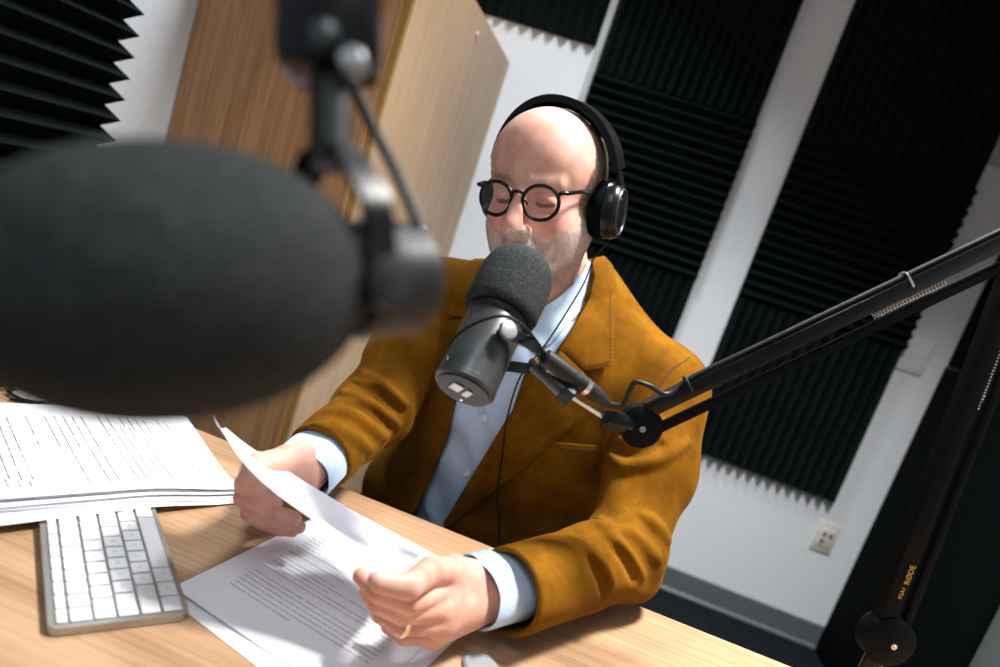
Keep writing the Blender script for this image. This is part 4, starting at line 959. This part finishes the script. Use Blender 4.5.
nk_ = Field(); nk_.add(neck_sdf, [NK0, NK1, NB_+FRT*.05, NB_-FRT*.05], .08, 0)
NA_ = unit(NK0-NK1); NA_ = unit(NA_-FRT*.35)
ringband('collar_band', nk_, NK1+NA_*.03, NA_, FRT, .0, .036, .003, .0025, .55, 2*PI-.55, 'shirt', so_)
drape('collar', [(592, 264), (602, 262), (609, 270), (614, 290), (613, 330), (611, 367), (583, 370), (560, 350), (576, 324), (590, 300), (594, 280)], jsolid, .0085, .0040, 'suede', jo, 3)
drape('lapel', [(560, 351), (582, 371), (602, 396), (596, 408), (574, 422), (545, 446), (509, 477), (478, 502), (447, 527), (446, 521), (477, 469), (508, 417), (536, 378)], jsolid, .0085, .0040, 'suede', jo, 3)
drape('lapel', [(468, 300), (464, 319), (433, 323), (430, 370), (424, 440), (411, 508), (416, 512), (432, 478), (448, 440), (459, 390), (472, 345)], jtor, .004, .0035, 'suede', jo, 3)
drape('collar', [(500, 262), (474, 262), (452, 286), (450, 316), (466, 317), (480, 302), (500, 284)], jtor, .004, .0035, 'suede', jo, 3)
pk = drape('pocket', [(548, 441), (600, 445), (594, 470), (583, 500), (573, 523), (542, 533), (507, 530), (516, 497), (531, 462)], jsolid, .0022, .0035, 'suede', jo, 3)
for pl_, o_ in [(x, .0122) for x in ([(608, 292), (608, 363), (585, 366)], [(594, 405), (572, 418), (543, 441), (507, 472), (476, 497), (452, 518)])]+[(x, .0054) for x in ([(535, 466), (545, 529)], [(560, 470), (569, 524)], [(533, 465), (562, 472), (590, 474)], [(551, 445), (597, 449)], [(511, 526), (542, 529), (570, 520)], [(519, 498), (511, 526)])]:
    st = MB(); stitches(pl_, jsolid, o_, st); st.build('stitching', 'thread', jo)
for pl_, o_ in (([(690, 357), (672, 369), (655, 391), (642, 425)], .0004),):
    sm_ = MB(); seam(pl_, jsolid, o_, .0009, sm_); sm_.build('seam', 'thread', jo)
sh_ = Field(); sh_.g = shirt.g
drape('placket', [(505, 372), (480, 423), (457, 476), (440, 521), (455, 526), (474, 480), (497, 425), (522, 376)], shirt, .0, .0014, 'shirt', so_, 3)
M['pearl'] = mat('pearl_button', (.75, .78, .8), .25, build=noisy(50, (.72, .75, .78), (.8, .82, .84)))
for p in ((485, 418), (467.5, 473)):
    H, _ = hit(shirt, [p]); n_ = grad(shirt, H)[0]; MB().lathe([(.001, .0056), (.0030, .0058), (.0038, .0050), (.0034, .0036), (.0028, .0030)], H[0], n_, 24).build('button', 'pearl', so_)
# ------------------------------------------------------------- hair and beard
def strands(name, mask, cnt, ln, rad, dirf, m, seed, lift=.35):
    rg = np.random.RandomState(seed); idx = np.where(mask)[0]; idx = idx[rg.randint(0, len(idx), cnt)]; P = bp[idx]+rg.normal(0, .0008, (cnt, 3)); nrm = grad(body, P); P = P-nrm*(body(P))[:, None]
    d = dirf(P, rg); d = d-nrm*(d*nrm).sum(1)[:, None]; d /= np.linalg.norm(d, axis=1)[:, None]+1e-9; L = ln*(.6+.7*rg.rand(cnt))[:, None]
    p1 = P+(nrm*lift+d)*L*.5; p2 = P+(nrm*lift*.7+d)*L; a = np.cross(nrm, d); b = nrm
    vs = np.zeros((cnt, 7, 3)); r = rad
    for k, (c, rr) in enumerate(((P-nrm*.0006, r), (p1, r*.8))):
        for j in range(3): an = 2*PI*j/3; vs[:, k*3+j] = c+rr*(a*math.cos(an)+b*math.sin(an))
    vs[:, 6] = p2; base = np.arange(cnt)[:, None]*7; q4 = []
    for j in range(3): q4.append(base+np.array([j, (j+1) % 3, 3+(j+1) % 3, 3+j]))
    f4 = np.concatenate(q4); f3 = np.concatenate([base+np.array([3+j, 3+(j+1) % 3, 6]) for j in range(3)])
    me = bpy.data.meshes.new(name); off = WLOC[man.name]; V_ = (vs.reshape(-1, 3)-off).astype(f32); me.vertices.add(len(V_)); me.vertices.foreach_set('co', V_.ravel())
    nl = f4.size+f3.size; me.loops.add(nl); me.loops.foreach_set('vertex_index', np.concatenate([f4.ravel(), f3.ravel()]).astype(np.int32)); me.polygons.add(len(f4)+len(f3))
    me.polygons.foreach_set('loop_start', np.concatenate([np.arange(0, f4.size, 4), f4.size+np.arange(0, f3.size, 3)]).astype(np.int32)); me.update(calc_edges=True); me.validate()
    me.materials.append(m); o = bpy.data.objects.new(name, me); COL.objects.link(o); o.parent = man; return o
hx = lambda v: HR@np.array(v, float)
zz = q[:, 2]; yy = q[:, 1]
hairm = isH*(ax_ > .041)*(zz > -.018)*(zz < .104)*(yy < .040-.45*np.maximum(zz-.02, 0))*(yy > -.12)
hairm = (hairm > 0) | ((isH > 0)*(yy < -.055)*(zz > -.06)*(zz < .075))
hairm &= ~((ax_ > .074)*(np.hypot(yy+.01, zz+.006) < .03))
def hd(P, rg): s = np.sign(hl(P)[:, 0])[:, None]; return hx((0, -.55, -.8))[None]+rg.normal(0, .28, P.shape)
M['hair'] = mat('grey_brown_hair', (.14, .105, .08), .5, build=noisy(260, (.07, .052, .040), (.48, .43, .38)))
strands('hair', hairm, 15000, .013, .00028, hd, M['hair'], 4)
M['beard'] = mat('grey_beard', (.5, .46, .42), .55, build=noisy(400, (.40, .33, .28), (.85, .82, .79)))
strands('beard', (beard > .35), 12000, .0038, .00026, lambda P, rg: hx((0, .1, -1))[None]+rg.normal(0, .4, P.shape), M['beard'], 5, .5)
strands('eyebrow', (brow > .35), 260, .005, .00016, lambda P, rg: np.sign(hl(P)[:, 0])[:, None]*hx((1, 0, 0))[None]+hx((0, 0, .4))[None]+rg.normal(0, .3, P.shape), M['hair'], 6, .3)

# ------------------------------------------------------------- headphones
HZ = (-.014, -.013)
t = thing('headphones', hw((0, -.01, .13)), 'black over-ear headphones worn by the man', 'headphones')
bandp = []
for a in np.linspace(-1.36, 1.36, 41): bandp.append(hw(((.1015 if a < 0 else .089)*math.sin(a)-.0015, -.014+.006*math.cos(a), .018+.1175*math.cos(a)**.92)))
MB().strap(bandp, hx((0, 1, 0)), .042, .0100).build('headband', 'black', t, angle=.5)
inner_ = [hw(((.0955 if a < 0 else .084)*math.sin(a), -.014+.006*math.cos(a), .018+.1105*math.cos(a)**.92)) for a in np.linspace(-.9, .9, 31)]
MB().strap(inner_, hx((0, 1, 0)), .026, .007).build('headband_pad', 'fabricblack', t, angle=.5)
hi_ = [hw((.1048*math.sin(a), -.014+.006*math.cos(a)+.004, .018+.1200*math.cos(a)**.92)) for a in np.linspace(-.35, .05, 10)]
MB().strap(hi_, hx((0, 1, 0)), .016, .0012).build('band_trim', 'silver', t, angle=.5)
for s in (-1, 1):
    ex, ey, ezz = hx((s, 0, 0)), hx((0, .97, .2)), hx((0, -.2, .97)); c = hw((s*(.0765 if s < 0 else .066)-.003, HZ[0]+.004, HZ[1])); sc = 1 if s < 0 else .84
    def oval(prof, n=48):
        vs = [c+ex*x+ey*(.036*r*sc)*math.cos(2*PI*k/n)+ezz*(.0425*r*sc)*math.sin(2*PI*k/n) for x, r in prof for k in range(n)]; m_ = len(prof)
        return MB().add(vs, [(i*n+k, i*n+(k+1) % n, (i+1)*n+(k+1) % n, (i+1)*n+k) for i in range(m_-1) for k in range(n)]+[tuple(range(n)), tuple((m_-1)*n+k for k in range(n))])
    cup = oval([(.012, .9), (.014, .97), (.024, .97), (.030, .90), (.034, .78), (.0345, .70), (.0325, .66), (.036, .50), (.037, .2)]).build('ear_cup', 'black', t, angle=.5)
    oval([(-.006, .72), (-.008, .82), (-.005, .95), (.002, 1.0), (.009, 1.0), (.013, .93), (.013, .7)]).build('ear_pad', 'fabricblack', cup, angle=.9)
    oval([(.0335, .80), (.0352, .775), (.0352, .74), (.0335, .72)]).build('trim_ring', 'micgrey', cup, angle=.5)
    ya = [hw((s*(.096 if s < 0 else .084)-.003, HZ[0], .052)), hw((s*(.1035 if s < 0 else .091)-.003, HZ[0]-.0, .028)), hw((s*(.107 if s < 0 else .094)-.003, HZ[0]+.001, .008))]
    MB().strap(spline(ya, 5), hx((0, 1, 0)), .022, .004).build('yoke', 'black', t, angle=.5)
    mk = MB()
    for k in range(7): mk.box(hw((s*(.1115 if s < 0 else .098)-.003, HZ[0]+.017-.0005*k, .006-.006*k)), (.0012, .0012, .0028), axes=(ex, ey, ezz))
    mk.build('side_marks', 'silver', cup, smooth=False)
cupb = hw((-.098, HZ[0]-.004, HZ[1]-.046))
def on_j(px, off=.003): H, ok = hit(jsolid, [px]); return H[0]+grad(jsolid, H)[0]*off
cp_ = [cupb, D(594, 258, .99), D(584, 283, .955), D(563, 318, .93), D(545, 345, .92), D(528, 366, .915), D(517, 384, .915), on_j((509, 418), .0150), on_j((506, 440), .0150), on_j((502, 468), .0150), on_j((498, 494), .0100), on_j((500, 515), .006), on_j((499, 540), .006)]
MB().tube(cp_, .0013, 8, smooth=8).build('cable', 'cable', t)
# ------------------------------------------------------------- spectacles
t = thing('eyeglasses', hw((0, .104, 0)), 'black round-rimmed spectacles worn by the man', 'eyeglasses')
fr_ = MB(); LX, LY, LZ = .0325, .1045, -.0045
def lensring(s, r=1.0, n=48):
    out = []
    for k in range(n+1):
        a = 2*PI*k/n; x = .0245*r*math.cos(a); z = .0220*r*math.sin(a)*(1.0 if math.sin(a) > 0 else 1.04); z = z+.0012*(abs(math.cos(a))**2)*(1 if math.sin(a) > -.2 else 0)
        out.append(hw((s*(LX+x), LY-.0022*(x/.02)-.10*max(0, x)**1*.3, LZ+z)))
    return out
for s in (-1, 1): fr_.tube(lensring(s), .0026, 10, cap=False)
fr_.tube([hw((-.0095, LY+.001, .0035)), hw((-.004, LY+.004, .0070)), hw((.004, LY+.004, .0070)), hw((.0095, LY+.001, .0035))], .0022, 10, smooth=6)
for s in (-1, 1): fr_.tube([hw((s*.0535, LY-.004, .007)), hw((s*.0600, LY-.006, .0105)), hw((s*.0650, LY-.011, .0105))], [.002, .0030, .0028], 10, smooth=5)
for s in (-1, 1): fr_.tube([hw((s*.010, LY-.001, -.004)), hw((s*.011, LY-.008, -.009))], .0014, 8)
fr_.build('frame', 'black', t)
M['lens'] = mat('clear_lens_worn', (.95, .97, .97), .02, spec=.15, Alpha=.02)
for s in (-1, 1):
    R_ = lensring(s, .97)[:-1]; c = sum(R_)/len(R_)+hx((0, .0016, 0)); n_ = len(R_); off = hx((0, .0014, 0))
    vs = [c]+R_+[c+off]+[p+off for p in R_]; fs = [(0, 1+k, 1+(k+1) % n_) for k in range(n_)]+[(n_+1, n_+2+(k+1) % n_, n_+2+k) for k in range(n_)]+[(1+k, 1+(k+1) % n_, n_+2+(k+1) % n_, n_+2+k) for k in range(n_)]
    MB().add(vs, fs).build('lens', M['lens'], t)
    MB().tube([hw((s*.0650, LY-.011, .0105)), hw((s*.0720, .060, .0125)), hw((s*.0775, .025, .0115)), hw((s*.0795, -.012, .010))], [.0032, .0027, .0020, .0016], 10, smooth=6).build('temple', 'black', t)
# ------------------------------------------------------------- ring
a, b = [np.array(x) for x in LH['ring'][0][1:3]]; ax = unit(b-a); c = a+(b-a)*.97+V(0, 0, .001)
M['gold'] = mat('gold', (.85, .66, .42), .2, metal=1, build=noisy(30, (.83, .64, .40), (.87, .68, .45)))
rw = MB(); n = 40; u_ = unit(np.cross(ax, (0, 0, 1.))); w_ = np.cross(ax, u_); pr = [(-.0022, .0112), (-.002, .0122), (.002, .0122), (.0022, .0112), (-.0022, .0112)]
rw.add([c+ax*t_+r*(u_*math.cos(2*PI*k/n)+w_*math.sin(2*PI*k/n)) for t_, r in pr for k in range(n)], [(i*n+k, i*n+(k+1) % n, (i+1)*n+(k+1) % n, (i+1)*n+k) for i in range(4) for k in range(n)])
tag(rw.build('wedding_ring', 'gold', loc=tuple(c)), "gold ring on the finger of the man's left hand", 'ring')
# ------------------------------------------------------------- chair
t = thing('office_chair', V(.03, 1.26, 0), 'black office chair the man sits on, hidden behind him', 'chair')
m = MB(); m.box((.03, 1.22, .405), (.46, .44, .06), bev=.025, seg=3); m.build('seat', 'fabricblack', t)
m = MB(); m.box((.05, 1.475, .72), (.38, .05, .34), bev=.022, seg=3); m.build('backrest', 'fabricblack', t)
MB().tube([(.04, 1.40, .40), (.04, 1.50, .42), (.045, 1.515, .62)], .014, 12, smooth=5).build('back_support', 'blackmatte', t)
MB().lathe([(0, .03), (.20, .03), (.2, .022), (.34, .022)], (.03, 1.22, .07), (0, 0, 1), 24).build('gas_lift', 'blackmatte', t)
for k in range(5):
    a = 2*PI*k/5+.3; e = V(.03+.26*math.cos(a), 1.22+.26*math.sin(a), .075); MB().tube([(.03, 1.22, .10), e], [.022, .014], 10).build('leg', 'blackmatte', t)
    MB().lathe([(-.02, .024), (-.018, .0275), (.018, .0275), (.02, .024)], e-V(0, 0, .045), (math.sin(a), -math.cos(a), 0), 20).build('caster', 'blackmatte', t)
# ------------------------------------------------------------- world and colour
w = bpy.data.worlds.new('world'); SC.world = w; w.use_nodes = True
w.node_tree.nodes['Background'].inputs['Color'].default_value = (.5, .6, .7, 1); w.node_tree.nodes['Background'].inputs['Strength'].default_value = .05
SC.view_settings.view_transform = 'Standard'; SC.view_settings.look = 'None'; SC.view_settings.gamma = 1; SC.view_settings.use_curve_mapping = False
SC.view_settings.exposure = EXPOSURE
SC.cycles.use_denoising = True; SC.cycles.max_bounces = 8
try: SC.cycles.denoiser = 'OPENIMAGEDENOISE'
except Exception: pass
